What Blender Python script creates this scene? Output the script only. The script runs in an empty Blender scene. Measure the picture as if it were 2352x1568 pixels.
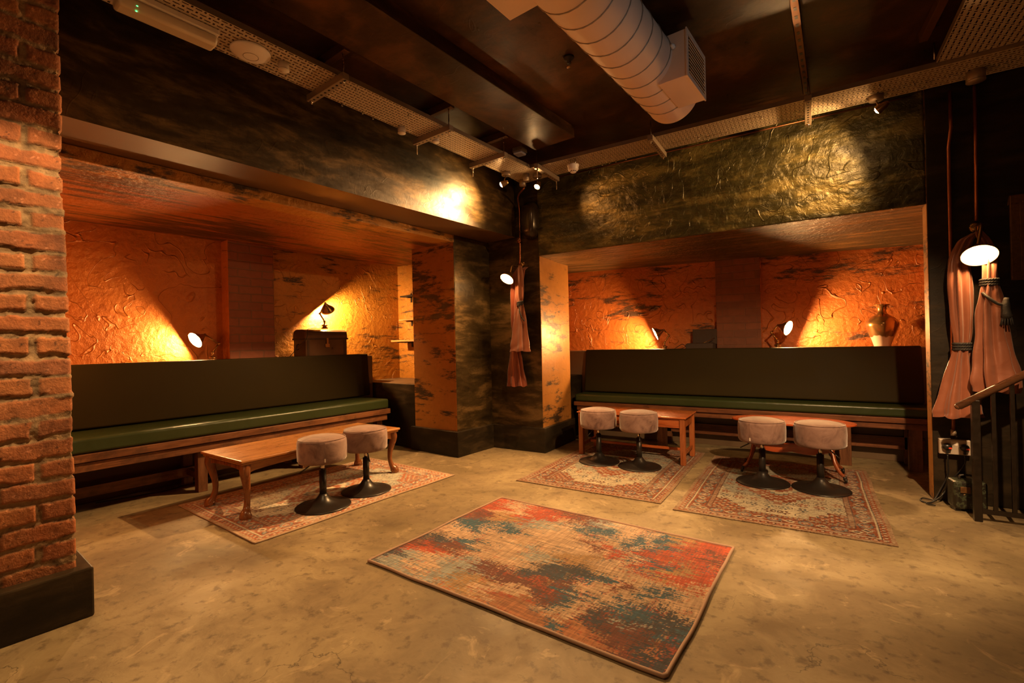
import bpy, bmesh, math, random
import numpy as np
from math import sin, cos, pi, radians
from mathutils import Vector, Matrix

random.seed(7)
SC = bpy.context.scene
COL = SC.collection
DELTA = radians(5.52)                       # the left wall is not square to the right wall
ML = Matrix.Rotation(-DELTA, 4, 'Z')        # frame of everything square to the left wall
MW = Matrix.Identity(4)

# ------------------------------------------------------------------ helpers
class MB:
    """collects vertices and faces for one mesh object"""
    def __init__(s): s.v = []; s.f = []; s.mi = []; s.sm = []
    def add(s, vs, fs, mi=0, sm=False):
        o = len(s.v); s.v += [tuple(v) for v in vs]
        s.f += [tuple(i + o for i in f) for f in fs]; s.mi += [mi] * len(fs); s.sm += [sm] * len(fs)
        return s
    def box(s, x0, x1, y0, y1, z0, z1, mi=0, M=None):
        v = [(x0,y0,z0),(x1,y0,z0),(x1,y1,z0),(x0,y1,z0),(x0,y0,z1),(x1,y0,z1),(x1,y1,z1),(x0,y1,z1)]
        if M: v = [tuple(M @ Vector(p)) for p in v]
        mi = mi if isinstance(mi, (list, tuple)) else [mi]*6   # order: bottom, top, -y, +x, +y, -x
        for f, m in zip([(0,3,2,1),(4,5,6,7),(0,1,5,4),(1,2,6,5),(2,3,7,6),(3,0,4,7)], mi):
            o = len(s.v); s.v += [v[i] for i in f]; s.f.append((o,o+1,o+2,o+3)); s.mi.append(m); s.sm.append(False)
        return s
    def tube(s, pts, r, n=10, mi=0, caps=True, flat=None):
        pts = [Vector(p) for p in pts]; rr = r if isinstance(r, (list, tuple)) else [r]*len(pts)
        rings = []; up = None
        for i, p in enumerate(pts):
            t = (pts[min(i+1, len(pts)-1)] - pts[max(i-1, 0)]).normalized()
            if up is None: up = Vector((0,0,1)) if abs(t.z) < .9 else Vector((1,0,0))
            a = t.cross(up).normalized(); b = a.cross(t).normalized(); up = b
            fb = flat if flat else 1
            rings.append([p + (a*cos(2*pi*k/n) + b*sin(2*pi*k/n)*fb)*rr[i] for k in range(n)])
        v = [q for ring in rings for q in ring]; f = []
        for i in range(len(pts)-1):
            for k in range(n): f.append((i*n+k, i*n+(k+1)%n, (i+1)*n+(k+1)%n, (i+1)*n+k))
        if caps: f.append(tuple(range(n))[::-1]); f.append(tuple((len(pts)-1)*n+k for k in range(n)))
        return s.add(v, f, mi, True)
    def lathe(s, prof, n=32, mi=0, M=None, sq=(1,1)):
        v = []; f = []
        for (r, z) in prof:
            for k in range(n): v.append((r*sq[0]*cos(2*pi*k/n), r*sq[1]*sin(2*pi*k/n), z))
        for i in range(len(prof)-1):
            for k in range(n): f.append((i*n+k, i*n+(k+1)%n, (i+1)*n+(k+1)%n, (i+1)*n+k))
        if prof[0][0] > 1e-4: f.append(tuple(range(n))[::-1])
        if prof[-1][0] > 1e-4: f.append(tuple((len(prof)-1)*n+k for k in range(n)))
        if M: v = [tuple(M @ Vector(p)) for p in v]
        return s.add(v, f, mi, True)
    def prism(s, poly, axis, a0, a1, mi=0, M=None):
        """poly: 2d outline in the two other axes"""
        n = len(poly); v = []
        for a in (a0, a1):
            for (p, q) in poly:
                v.append({'x': (a,p,q), 'y': (p,a,q), 'z': (p,q,a)}[axis])
        f = [(i, (i+1)%n, n+(i+1)%n, n+i) for i in range(n)] + [tuple(range(n))[::-1], tuple(n+i for i in range(n))]
        if M: v = [tuple(M @ Vector(p)) for p in v]
        return s.add(v, f, mi)
    def build(s, name, mats, parent=None, M=None, bevel=0, seg=2, smooth=None, loc=None):
        me = bpy.data.meshes.new(name); me.from_pydata(s.v, [], s.f)
        mats = mats if isinstance(mats, (list, tuple)) else [mats]
        for m in mats: me.materials.append(m)
        for p, mi, sm in zip(me.polygons, s.mi, s.sm):
            p.material_index = mi; p.use_smooth = sm if smooth is None else smooth
        bm = bmesh.new(); bm.from_mesh(me)
        bmesh.ops.remove_doubles(bm, verts=bm.verts, dist=1e-5)
        bmesh.ops.recalc_face_normals(bm, faces=bm.faces)
        bm.to_mesh(me); bm.free(); me.update()
        o = bpy.data.objects.new(name, me); COL.objects.link(o)
        if parent: o.parent = parent
        elif M is not None: o.matrix_world = M
        if loc is not None: o.location = loc
        if bevel:
            b = o.modifiers.new('bevel', 'BEVEL'); b.width = bevel; b.segments = seg; b.limit_method = 'ANGLE'; b.angle_limit = radians(40)
            b.harden_normals = False
        return o

def smooth_by_angle(o, deg=35):
    me = o.data
    bm = bmesh.new(); bm.from_mesh(me)
    for e in bm.edges:
        if len(e.link_faces) == 2 and e.calc_face_angle(0) > radians(deg): e.smooth = False
    for f in bm.faces: f.smooth = True
    bm.to_mesh(me); bm.free(); return o

def tag(o, label, cat, group=None):
    o['label'] = label; o['category'] = cat
    if group: o['group'] = group
    return o
def thing(name, label, cat, loc=(0,0,0), rz=0, group=None, F=MW):
    o = bpy.data.objects.new(name, None); COL.objects.link(o); o.empty_display_size = .05
    o.matrix_world = F @ Matrix.Translation(loc) @ Matrix.Rotation(rz, 4, 'Z')
    return tag(o, label, cat, group)
def struct(o): o['kind'] = 'structure'; return o
def dup(root, M, label, group=None):
    r = root.copy(); COL.objects.link(r); r.matrix_world = M; r['label'] = label
    if group: r['group'] = group
    for ch in list(root.children):
        c = ch.copy(); COL.objects.link(c); c.parent = r
        for g in list(ch.children):
            d = g.copy(); COL.objects.link(d); d.parent = c
    return r
def TR(x, y, z, rz=0): return Matrix.Translation((x,y,z)) @ Matrix.Rotation(rz, 4, 'Z')
def curve_pts(pts, n=8):
    """smooth path through points"""
    P = [Vector(p) for p in pts]; P = [P[0]*2-P[1]] + P + [P[-1]*2-P[-2]]; out = []
    for i in range(1, len(P)-2):
        for k in range(n):
            t = k/n
            out.append(.5*((2*P[i]) + (-P[i-1]+P[i+1])*t + (2*P[i-1]-5*P[i]+4*P[i+1]-P[i+2])*t*t + (-P[i-1]+3*P[i]-3*P[i+1]+P[i+2])*t**3))
    out.append(P[-2]); return out

# ------------------------------------------------------------------ numpy noise
def vnoise(x, y, seed=0):
    xi = np.floor(x).astype(np.int64); yi = np.floor(y).astype(np.int64); xf = x-xi; yf = y-yi
    u = xf*xf*(3-2*xf); v = yf*yf*(3-2*yf)
    def h(a, b):
        n = (a*374761393 + b*668265263 + seed*2147483647) & 0xffffffff
        n = ((n ^ (n >> 13))*1274126177) & 0xffffffff
        return ((n ^ (n >> 16)) & 0xffff)/65535.0
    return (h(xi,yi)*(1-u)+h(xi+1,yi)*u)*(1-v) + (h(xi,yi+1)*(1-u)+h(xi+1,yi+1)*u)*v
def fbm(x, y, seed=0, o=4):
    s = 0; a = .5; t = 0
    for i in range(o): s = s + a*vnoise(x*2**i, y*2**i, seed+i*17); t += a; a *= .5
    return s/t

# ------------------------------------------------------------------ materials
class NT:
    def __init__(s, name):
        s.m = bpy.data.materials.new(name); s.m.use_nodes = True; s.t = s.m.node_tree; s.n = s.t.nodes
        s.b = s.n['Principled BSDF']; s.out = s.n['Material Output']
    def node(s, kind, **kw):
        nd = s.n.new(kind)
        for k, v in kw.items():
            if k in nd.inputs: nd.inputs[k].default_value = v
            else: setattr(nd, k, v)
        return nd
    def link(s, a, b): s.t.links.new(a, b)
    def coord(s, scale=(1,1,1), kind='Object', rot=(0,0,0)):
        c = s.node('ShaderNodeTexCoord'); m = s.node('ShaderNodeMapping'); m.inputs['Scale'].default_value = scale; m.inputs['Rotation'].default_value = rot
        s.link(c.outputs[kind], m.inputs['Vector']); return m.outputs[0]
    def noise(s, vec, scale, detail=4, rough=.55, dist=0):
        n = s.node('ShaderNodeTexNoise'); n.inputs['Scale'].default_value = scale; n.inputs['Detail'].default_value = detail
        n.inputs['Roughness'].default_value = rough; n.inputs['Distortion'].default_value = dist
        s.link(vec, n.inputs['Vector']); return n.outputs['Fac']
    def ramp(s, fac, stops, interp='LINEAR'):
        r = s.node('ShaderNodeValToRGB'); r.color_ramp.interpolation = interp; e = r.color_ramp.elements
        while len(e) > 1: e.remove(e[-1])
        e[0].position = stops[0][0]; e[0].color = c4(stops[0][1])
        for p, c in stops[1:]:
            k = e.new(p); k.color = c4(c)
        s.link(fac, r.inputs[0]); return r.outputs[0]
    def mix(s, fac, a, b, mode='MIX'):
        m = s.node('ShaderNodeMix', data_type='RGBA', blend_type=mode)
        for inp, v in ((m.inputs[0], fac), (m.inputs[6], a), (m.inputs[7], b)):
            if hasattr(v, 'links'): s.link(v, inp)
            elif isinstance(v, (int, float)): inp.default_value = v
            else: inp.default_value = c4(v)
        return m.outputs[2]
    def math(s, op, a, b=0, c=0):
        m = s.node('ShaderNodeMath', operation=op)
        for inp, v in zip(m.inputs, (a, b, c)):
            if hasattr(v, 'links'): s.link(v, inp)
            else: inp.default_value = v
        return m.outputs[0]
    def bump(s, h, strength=.5, dist=.01, prev=None):
        b = s.node('ShaderNodeBump'); b.inputs['Strength'].default_value = strength; b.inputs['Distance'].default_value = dist
        s.link(h, b.inputs['Height'])
        if prev: s.link(prev, b.inputs['Normal'])
        return b.outputs[0]
    def fin(s, color=None, rough=None, metal=None, normal=None, **kw):
        for k, v in (('Base Color', color), ('Roughness', rough), ('Metallic', metal), ('Normal', normal)):
            if v is None: continue
            if hasattr(v, 'links'): s.link(v, s.b.inputs[k])
            elif k == 'Base Color': s.b.inputs[k].default_value = c4(v)
            else: s.b.inputs[k].default_value = v
        for k, v in kw.items(): s.b.inputs[k].default_value = v
        return s.m
def c4(c):
    if isinstance(c, (int, float)): return (c, c, c, 1)
    return (c[0], c[1], c[2], 1)

def simple(name, col, rough=.5, metal=0, nz=.25, sc=12, bump=.0, **kw):
    t = NT(name); v = t.coord(); n = t.noise(v, sc, 5)
    c = t.mix(n, tuple(x*(1-nz) for x in col), tuple(min(1, x*(1+nz)) for x in col))
    r = t.ramp(n, [(.3, rough*.85), (.7, min(1, rough*1.15))])
    nm = t.bump(n, bump, .004) if bump else None
    return t.fin(c, r, metal, nm, **kw)

def worms(t, v, scale, width=.012):
    """raised finger-drawn ridges in the plaster: iso-lines of a soft noise"""
    n = t.noise(v, scale, 1.5, .4, 1.2)
    d = t.math('ABSOLUTE', t.math('SUBTRACT', n, .5))
    line = t.math('SUBTRACT', 1, t.math('MINIMUM', t.math('DIVIDE', d, width), 1))
    msk = t.noise(v, scale*.9, 1, .5)
    return t.math('MULTIPLY', line, t.ramp(msk, [(.44, 0), (.50, 1)]))

def mat_plaster_dark(name, dark, mid, gold, goldpos=.6, rough=.42, bumpk=.5, metal=.25, bsc=14):
    t = NT(name); vs = t.coord((1,1,3.4)); v = t.coord()
    n1 = t.noise(vs, 1.6, 6, .62, .6); n2 = t.noise(vs, 5, 5, .7, .3)
    f = t.math('ADD', t.math('MULTIPLY', n1, .65), t.math('MULTIPLY', n2, .35))
    c = t.ramp(f, [(.36, dark), (.5, mid), (goldpos, gold), (min(.97, goldpos+.12), mid)])
    h1 = t.noise(v, bsc, 6, .6, .4); h2 = t.noise(v, bsc*.22, 3, .5, .6); w = worms(t, v, 3.2, .01)
    h = t.math('ADD', t.math('ADD', t.math('MULTIPLY', h1, .55), h2), t.math('MULTIPLY', w, .16))
    return t.fin(c, t.ramp(n2, [(.3, rough*.8), (.7, rough*1.25)]), metal, t.bump(h, bumpk, .03), **({'Specular IOR Level': .25} if bumpk < .5 else {}))

def mat_plaster_orange(name, a, b, stroke=.62, dark=(.03,.022,.015), rough=.42, axis=(1.6,1.6,9), worm=1.0, wsc=3.0, metal=.12, bumpk=.7):
    t = NT(name); v = t.coord(); vs = t.coord(axis)
    n1 = t.noise(v, 1.3, 4, .55, .4); base = t.mix(t.ramp(n1, [(.35, 0), (.65, 1)]), a, b)
    n0 = t.noise(v, 18, 4, .6); base = t.mix(.35, base, t.mix(n0, tuple(x*.55 for x in a), tuple(min(1, x*1.3) for x in b)))
    s1 = t.noise(vs, 1.5, 7, .72, .25); big = t.noise(t.coord((.8,.8,1.6)), 1.1, 2)
    sm = t.math('ADD', t.math('MULTIPLY', s1, .72), t.math('MULTIPLY', big, .28))
    k = t.ramp(sm, [(stroke-.05, 0), (stroke+.015, .92)])
    c = t.mix(k, base, dark)
    h = t.math('ADD', t.noise(v, 22, 5, .6), t.math('MULTIPLY', t.noise(v, 4, 3), .9))
    if worm: h = t.math('ADD', h, t.math('MULTIPLY', worms(t, v, wsc*1.25, .0125), .75*worm))
    return t.fin(c, t.ramp(s1, [(.3, rough*.85), (.7, rough*1.3)]), metal, t.bump(h, bumpk, .02))

def mat_wood(name, a, b, rough=.35, axis='x', sc=1.0, worn=0):
    t = NT(name); st = {'x': (1.2,14,14), 'y': (14,1.2,14), 'z': (14,14,1.2)}[axis]; v = t.coord(tuple(q*sc for q in st))
    n = t.noise(v, 1.6, 6, .65, .8); n2 = t.noise(v, 7, 4, .6)
    f = t.math('ADD', t.math('MULTIPLY', n, .7), t.math('MULTIPLY', n2, .3))
    c = t.ramp(f, [(.32, tuple(x*.45 for x in a)), (.46, a), (.64, b)])
    if worn:
        w = t.noise(t.coord(), 6, 6, .7); c = t.mix(t.ramp(w, [(.5, 0), (.62, worn)]), c, tuple(x*.3 for x in a))
    return t.fin(c, t.ramp(n2, [(.3, rough*.8), (.7, rough*1.3)]), 0, t.bump(f, .15, .003), **({'Coat Weight': .25, 'Coat Roughness': .2} if rough < .4 else {}))

def mat_attr(name, rough=.85, bump=0, bsc=160, sheen=0, metal=0, nz=.25):
    t = NT(name); a = t.node('ShaderNodeAttribute', attribute_name='paint')
    n = t.noise(t.coord(), bsc, 3, .6)
    c = t.mix(n, t.mix(nz, a.outputs['Color'], (0,0,0)), a.outputs['Color'])
    nm = t.bump(n, bump, .004) if bump else None
    t.fin(c, rough, metal, nm)
    if sheen: t.b.inputs['Sheen Weight'].default_value = sheen
    return t.m

def mat_emit(name, col, st):
    t = NT(name); t.fin((1,1,1), .5); t.b.inputs['Emission Color'].default_value = c4(col); t.b.inputs['Emission Strength'].default_value = st; return t.m

WARM = (1, .60, .27)
WARM2 = (1, .50, .20)

M = {}
# floor
t = NT('polished_concrete'); v = t.coord()
n1 = t.noise(v, .9, 6, .6, .5); n2 = t.noise(v, 3.2, 6, .68, .6); n3 = t.noise(v, 16, 5, .65)
base = t.ramp(n1, [(.34, (.125,.092,.046)), (.5, (.25,.19,.10)), (.66, (.36,.285,.155))])
base = t.mix(t.ramp(n2, [(.44, 0), (.62, .6)]), base, (.15,.105,.06))
base = t.mix(t.ramp(n3, [(.54, 0), (.66, .65)]), base, (.09,.06,.035))
base = t.mix(t.ramp(t.noise(v, 5.5, 4, .7, 1.0), [(.6, 0), (.7, .4)]), base, (.55,.42,.24))
cr = t.node('ShaderNodeTexVoronoi', feature='DISTANCE_TO_EDGE'); cr.inputs['Scale'].default_value = .75
dv = t.node('ShaderNodeVectorMath', operation='ADD'); nn = t.node('ShaderNodeTexNoise'); nn.inputs['Scale'].default_value = 3; nn.inputs['Detail'].default_value = 6
t.link(v, nn.inputs['Vector']); t.link(v, dv.inputs[0]); t.link(nn.outputs['Color'], dv.inputs[1]); t.link(dv.outputs[0], cr.inputs['Vector'])
crk = t.math('MULTIPLY', t.ramp(cr.outputs['Distance'], [(0, 1), (.0035, 0)]), t.ramp(t.noise(v, .8, 2), [(.52, 0), (.56, .75)]))
base = t.mix(crk, base, (.05,.035,.02))
sp = t.node('ShaderNodeTexVoronoi', feature='F1'); sp.inputs['Scale'].default_value = 9; t.link(dv.outputs[0], sp.inputs['Vector'])
base = t.mix(t.math('MULTIPLY', t.ramp(sp.outputs['Distance'], [(.05, 1), (.09, 0)]), t.ramp(t.noise(v, 2.2, 2), [(.5, 0), (.56, .6)])), base, (.09,.06,.035))
M['floor'] = t.fin(base, t.ramp(n2, [(.3, .50), (.7, .72)]), 0, t.bump(t.math('ADD', n3, t.math('MULTIPLY', n2, 2)), .12, .008), **{'Specular IOR Level': .35})

M['header_left'] = mat_plaster_dark('smooth_black_gold_plaster', (.011,.006,.002), (.034,.019,.006), (.11,.060,.017), .62, .42, .12, .12)
M['header_right'] = mat_plaster_dark('rough_green_gold_plaster', (.018,.016,.006), (.062,.053,.017), (.18,.140,.042), .60, .34, 1.0, .35, 15)
M['column_dark'] = mat_plaster_dark('dark_green_bronze_plaster', (.015,.010,.004), (.046,.030,.011), (.15,.092,.035), .62, .42, .25, .15)
M['wall_dark'] = mat_plaster_dark('near_black_plaster', (.010,.007,.004), (.018,.012,.006), (.045,.028,.012), .7, .5, .12, .05)
M['plinth'] = mat_plaster_dark('black_painted_plinth', (.012,.009,.005), (.022,.016,.009), (.075,.050,.024), .7, .40, .10, .05)
M['ceiling'] = mat_plaster_dark('dark_rust_ceiling', (.020,.0085,.003), (.050,.021,.006), (.13,.050,.013), .62, .34, .10, .0)
M['alcove_left'] = mat_plaster_orange('orange_plaster', (.40,.115,.018), (.52,.185,.032), .68, worm=1.1)
M['alcove_left_gold'] = mat_plaster_orange('ochre_plaster', (.42,.17,.022), (.52,.235,.036), .60, worm=1.0, wsc=3.6)
M['alcove_right'] = mat_plaster_orange('burnt_orange_plaster', (.40,.105,.018), (.50,.15,.028), .595, worm=1.2, wsc=3.4, axis=(1.3,1.3,6))
M['alcove_ceiling'] = mat_plaster_orange('streaked_orange_ceiling', (.38,.085,.014), (.40,.14,.026), .525, dark=(.050,.026,.009), axis=(9,1.1,3), worm=.0, rough=.36)
M['alcove_ceiling_right'] = mat_plaster_orange('streaked_bronze_ceiling', (.17,.090,.026), (.26,.145,.045), .49, dark=(.034,.028,.012), axis=(1.1,9,3), worm=.2, rough=.34, bumpk=.7)
M['column_orange'] = mat_plaster_orange('brushed_orange_black_plaster', (.36,.15,.032), (.46,.20,.042), .565, dark=(.028,.024,.018), axis=(2.2,2.2,9), worm=0, rough=.36, bumpk=.15, metal=.25)
M['beam'] = mat_plaster_orange('ochre_beam_plaster', (.42,.17,.03), (.52,.24,.04), .555, dark=(.02,.018,.012), axis=(4,2.2,9), worm=0, rough=.4)
M['soffit'] = simple('brown_sheen_soffit', (.13,.065,.022), .48, .1, .4, 3)

def mat_bricks_far(name, a, b, mortar, rot):
    t = NT(name); v = t.coord((1,1,1), 'Object', (0,0,0) if rot == 'yz' else rot); br = t.node('ShaderNodeTexBrick')
    
    if rot == 'yz':
        sx = t.node('ShaderNodeSeparateXYZ'); cx = t.node('ShaderNodeCombineXYZ'); t.link(v, sx.inputs[0]); t.link(sx.outputs['Y'], cx.inputs[0]); t.link(sx.outputs['Z'], cx.inputs[1]); v = cx.outputs[0]
    br.inputs['Scale'].default_value = 1; br.inputs['Brick Width'].default_value = .23; br.inputs['Row Height'].default_value = .082
    br.inputs['Mortar Size'].default_value = .007; br.inputs['Mortar Smooth'].default_value = .4
    br.inputs['Color1'].default_value = c4(a); br.inputs['Color2'].default_value = c4(b); br.inputs['Mortar'].default_value = c4(mortar)
    dd = t.node('ShaderNodeVectorMath', operation='ADD'); ns = t.node('ShaderNodeTexNoise'); ns.inputs['Scale'].default_value = 9
    t.link(v, ns.inputs['Vector']); sc = t.node('ShaderNodeVectorMath', operation='SCALE'); sc.inputs['Scale'].default_value = .02
    t.link(ns.outputs['Color'], sc.inputs[0]); t.link(v, dd.inputs[0]); t.link(sc.outputs[0], dd.inputs[1]); t.link(dd.outputs[0], br.inputs['Vector'])
    n = t.noise(v, 14, 5, .6); c = t.mix(.4, br.outputs['Color'], t.mix(n, (0,0,0), br.outputs['Color']))
    h = t.math('ADD', t.math('MULTIPLY', br.outputs['Fac'], -1), t.math('MULTIPLY', n, .5))
    return t.fin(c, .6, 0, t.bump(h, .5, .010))
M['brick_far_left'] = mat_bricks_far('red_painted_brick', (.24,.065,.024), (.30,.085,.03), (.20,.085,.042), 'yz')
M['brick_far_right'] = mat_bricks_far('brown_painted_brick', (.27,.085,.03), (.20,.066,.026), (.22,.088,.042), (radians(90), 0, 0))
M['brick_near'] = mat_attr('weathered_red_brick', .85, .8, 95, nz=.4)

t = NT('green_leather'); v = t.coord(); n = t.noise(v, 260, 2); n2 = t.noise(v, 2.0, 4); wr = t.noise(t.coord((1, 1, 1)), 7, 2, .4, .6)
M['leather'] = t.fin(t.mix(n2, (.019,.031,.008), (.031,.046,.013)), t.ramp(n2, [(.3, .30), (.7, .42)]), 0, t.bump(wr, .25, .02, t.bump(n, .12, .001)))
M['leather_back'] = simple('dark_olive_leather', (.027,.0195,.0058), .6, 0, .2, 3, .05, **{'Specular IOR Level': .08})
M['bench_wood_y'] = mat_wood('stained_pine_long', (.14,.048,.015), (.25,.10,.036), .5, 'y', 1, .6)
M['bench_wood_x'] = mat_wood('stained_pine_cross', (.13,.040,.012), (.22,.078,.025), .5, 'x', 1, .5)
M['bench_wood_z'] = mat_wood('stained_pine_post', (.12,.044,.015), (.21,.085,.032), .5, 'z', 1, .6)
M['oak_y'] = mat_wood('honey_oak_top', (.34,.135,.038), (.48,.22,.066), .30, 'y', 1)
M['oak_z'] = mat_wood('honey_oak_leg', (.19,.062,.018), (.30,.11,.032), .28, 'z', .6)
M['mahog_x'] = mat_wood('mahogany_top', (.42,.10,.025), (.52,.15,.040), .22, 'x', 1)
M['mahog_z'] = mat_wood('mahogany_leg', (.30,.085,.024), (.42,.13,.038), .28, 'z', .6)
M['oxblood_x'] = mat_wood('oxblood_top', (.40,.075,.022), (.48,.11,.030), .18, 'x', 1)
M['oxblood_z'] = mat_wood('oxblood_leg', (.20,.05,.018), (.32,.085,.026), .22, 'z', .6)
t = NT('mauve_velvet'); v = t.coord(); n = t.noise(v, 7, 5, .65, 1.2); n2 = t.noise(v, 2.5, 3)
M['velvet'] = t.fin(t.ramp(n, [(.33, (.115,.058,.046)), (.5, (.215,.124,.100)), (.68, (.285,.175,.142))]), .8, 0, t.bump(n, .12, .01), **{'Sheen Weight': .6, 'Sheen Roughness': .4})
M['black_metal'] = simple('black_powder_coat', (.022,.018,.015), .36, .3, .2, 8)
M['chrome'] = simple('brushed_chrome', (.62,.55,.46), .25, 1, .1, 30)
M['galv'] = simple('galvanised_steel', (.30,.22,.15), .42, .55, .2, 25)
M['strut'] = simple('dull_strut_steel', (.36,.28,.20), .45, .55, .25, 25)
M['strut_dark'] = simple('rusty_strut_steel', (.17,.07,.026), .4, .6, .35, 14)
M['plate'] = simple('brushed_plate', (.50,.42,.34), .45, .15, .1, 30)
M['copper'] = simple('aged_copper', (.50,.17,.075), .32, .85, .3, 10)
M['copper_dark'] = simple('dark_conduit', (.20,.075,.03), .35, .7, .4, 10)
M['brass'] = simple('antique_brass', (.34,.185,.062), .3, .9, .25, 20)
M['duct'] = simple('pale_duct_steel', (.80,.58,.42), .5, .25, .1, 6)
M['white_plastic'] = simple('cream_plastic', (.74,.64,.52), .4, 0, .06, 10)
M['white_satin'] = simple('white_satin_plastic', (.84,.76,.68), .45, 0, .04, 10)
M['diffuser'] = simple('frosted_diffuser', (.62,.50,.34), .35, 0, .08, 10)
M['black_plastic'] = simple('black_plastic', (.012,.011,.010), .35, 0, .2, 10)
M['black_gloss'] = simple('black_gloss_shell', (.03,.018,.010), .22, .2, .2, 4)
M['rope'] = simple('charcoal_rope', (.026,.023,.021), .7, 0, .4, 90, .4)
M['rubber'] = simple('black_rubber_cable', (.010,.009,.008), .5, 0, .2, 10)
M['red_label'] = simple('red_fuse_label', (.7,.06,.02), .5, 0, .1, 10)
M['rail_paint'] = simple('chipped_black_railing', (.020,.013,.008), .35, .3, .5, 30)
M['handrail'] = mat_wood('dark_handrail', (.075,.030,.014), (.13,.052,.022), .3, 'x', 1)
M['green_led'] = mat_emit('green_led', (.05, 1, .25), 3.5)
M['plank_y'] = mat_wood('ledge_plank', (.26,.12,.045), (.38,.18,.07), .5, 'y')
M['ledge'] = simple('dark_ledge_board', (.14,.09,.05), .5, 0, .3, 5)
M['shelf'] = mat_wood('rough_shelf_board', (.48,.20,.06), (.62,.29,.10), .5, 'x')
M['iron'] = simple('black_iron', (.03,.025,.02), .45, .4, .2, 10)
M['gilt'] = simple('worn_gilt', (.16,.075,.025), .45, .4, .6, 45, .6)
M['canvas'] = simple('dark_canvas', (.03,.025,.02), .5, 0, .5, 4)
M['foam'] = simple('dark_lining', (.05,.032,.022), .8, 0, .3, 30)
M['piping'] = simple('rose_tan_binding', (.36,.235,.165), .8, 0, .1, 200)
M['fringe'] = simple('sand_binding', (.34,.24,.16), .8, 0, .2, 200)

t = NT('copper_satin'); v = t.coord(); n = t.noise(v, 9, 4, .5, .8)
M['satin'] = t.fin(t.mix(n, (.23,.074,.036), (.32,.112,.060)), .34, .15, t.bump(n, .25, .012), **{'Sheen Weight': .3})
t = NT('rust_satin'); v = t.coord(); n = t.noise(v, 9, 4, .5, .8)
M['satin_dark'] = t.fin(t.mix(n, (.19,.040,.014), (.26,.062,.024)), .36, .1, t.bump(n, .25, .012), **{'Sheen Weight': .3})

# vase: gilded body with a cream lower part and painted blotch
t = NT('gilt_and_cream_glaze'); v = t.coord(); sx = t.node('ShaderNodeSeparateXYZ'); t.link(v, sx.inputs[0])
e = t.math('ADD', sx.outputs['Z'], t.math('MULTIPLY', t.math('SUBTRACT', t.noise(v, 9, 2), .5), .09))
gold = t.mix(t.ramp(t.noise(v, 7, 5, .6), [(.5, 0), (.62, .7)]), (.42,.22,.07), (.16,.07,.03))
M['vase'] = t.fin(t.mix(t.ramp(e, [(.098, 0), (.106, 1)]), (.72,.52,.38), gold), .22, t.ramp(e, [(.098, 0), (.106, .75)]))
M['vase'].node_tree.nodes['Principled BSDF'].inputs['Coat Weight'].default_value = .4

# perforated tray: slots cut by transparency, laid out in the tray's own plane
def mat_perf(name, flip=False):
    t = NT(name); c = t.node('ShaderNodeTexCoord'); s = t.node('ShaderNodeSeparateXYZ'); t.link(c.outputs['Object'], s.inputs[0])
    U, V = (s.outputs['X'], s.outputs['Y']) if flip else (s.outputs['Y'], s.outputs['X'])      # U runs along the tray
    def cell(x, p, off=0): return t.math('SUBTRACT', t.math('FRACT', t.math('ADD', t.math('DIVIDE', x, p), off)), .5)
    pu, pv = .055, .028
    row = t.math('MODULO', t.math('FLOOR', t.math('DIVIDE', t.math('ADD', V, 50), pv)), 2)
    uu = t.math('ADD', U, t.math('MULTIPLY', row, pu*.5))
    a = cell(uu, pu); b = cell(V, pv)
    slot = t.math('MULTIPLY', t.math('LESS_THAN', t.math('ABSOLUTE', a), .25), t.math('LESS_THAN', t.math('ABSOLUTE', b), .13))
    a2 = cell(uu, pu, .5)
    dot = t.math('MULTIPLY', t.math('LESS_THAN', t.math('ABSOLUTE', a2), .085), t.math('LESS_THAN', t.math('ABSOLUTE', b), .26))
    hole = t.math('MAXIMUM', slot, dot)
    n = t.noise(t.coord(), 25, 4); t.fin(t.mix(n, (.50,.40,.27), (.68,.56,.40)), .42, .3)
    tr = t.node('ShaderNodeBsdfTransparent'); mx = t.node('ShaderNodeMixShader')
    t.link(hole, mx.inputs[0]); t.link(t.b.outputs[0], mx.inputs[1]); t.link(tr.outputs[0], mx.inputs[2]); t.link(mx.outputs[0], t.out.inputs[0])
    return t.m
M['perf_y'] = mat_perf('perforated_steel'); M['perf_x'] = mat_perf('perforated_steel_cross', True)
def mat_holes(name, axis, pitch=.05):
    t = NT(name); c = t.node('ShaderNodeTexCoord'); s = t.node('ShaderNodeSeparateXYZ'); t.link(c.outputs['Object'], s.inputs[0])
    U = s.outputs['XY'.index(axis)]; V = s.outputs['XY'.index('Y' if axis == 'X' else 'X')]
    a = t.math('MULTIPLY', t.math('SUBTRACT', t.math('FRACT', t.math('DIVIDE', U, pitch)), .5), pitch)
    r = t.math('ADD', t.math('POWER', t.math('MULTIPLY', a, .75), 2), t.math('POWER', V, 2))
    k = t.math('LESS_THAN', r, .007**2)
    nrm = t.node('ShaderNodeNewGeometry'); sn = t.node('ShaderNodeSeparateXYZ'); t.link(nrm.outputs['Normal'], sn.inputs[0])
    k = t.math('MULTIPLY', k, t.math('LESS_THAN', sn.outputs['Z'], -.5))
    return t.fin(t.mix(k, (.40,.31,.22), (.006,.005,.004)), .42, .5)
M['strut_holes'] = mat_holes('slotted_strut', 'X', .042)
M['strut_holes_y'] = mat_holes('slotted_strut_cross', 'Y', .042)

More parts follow.
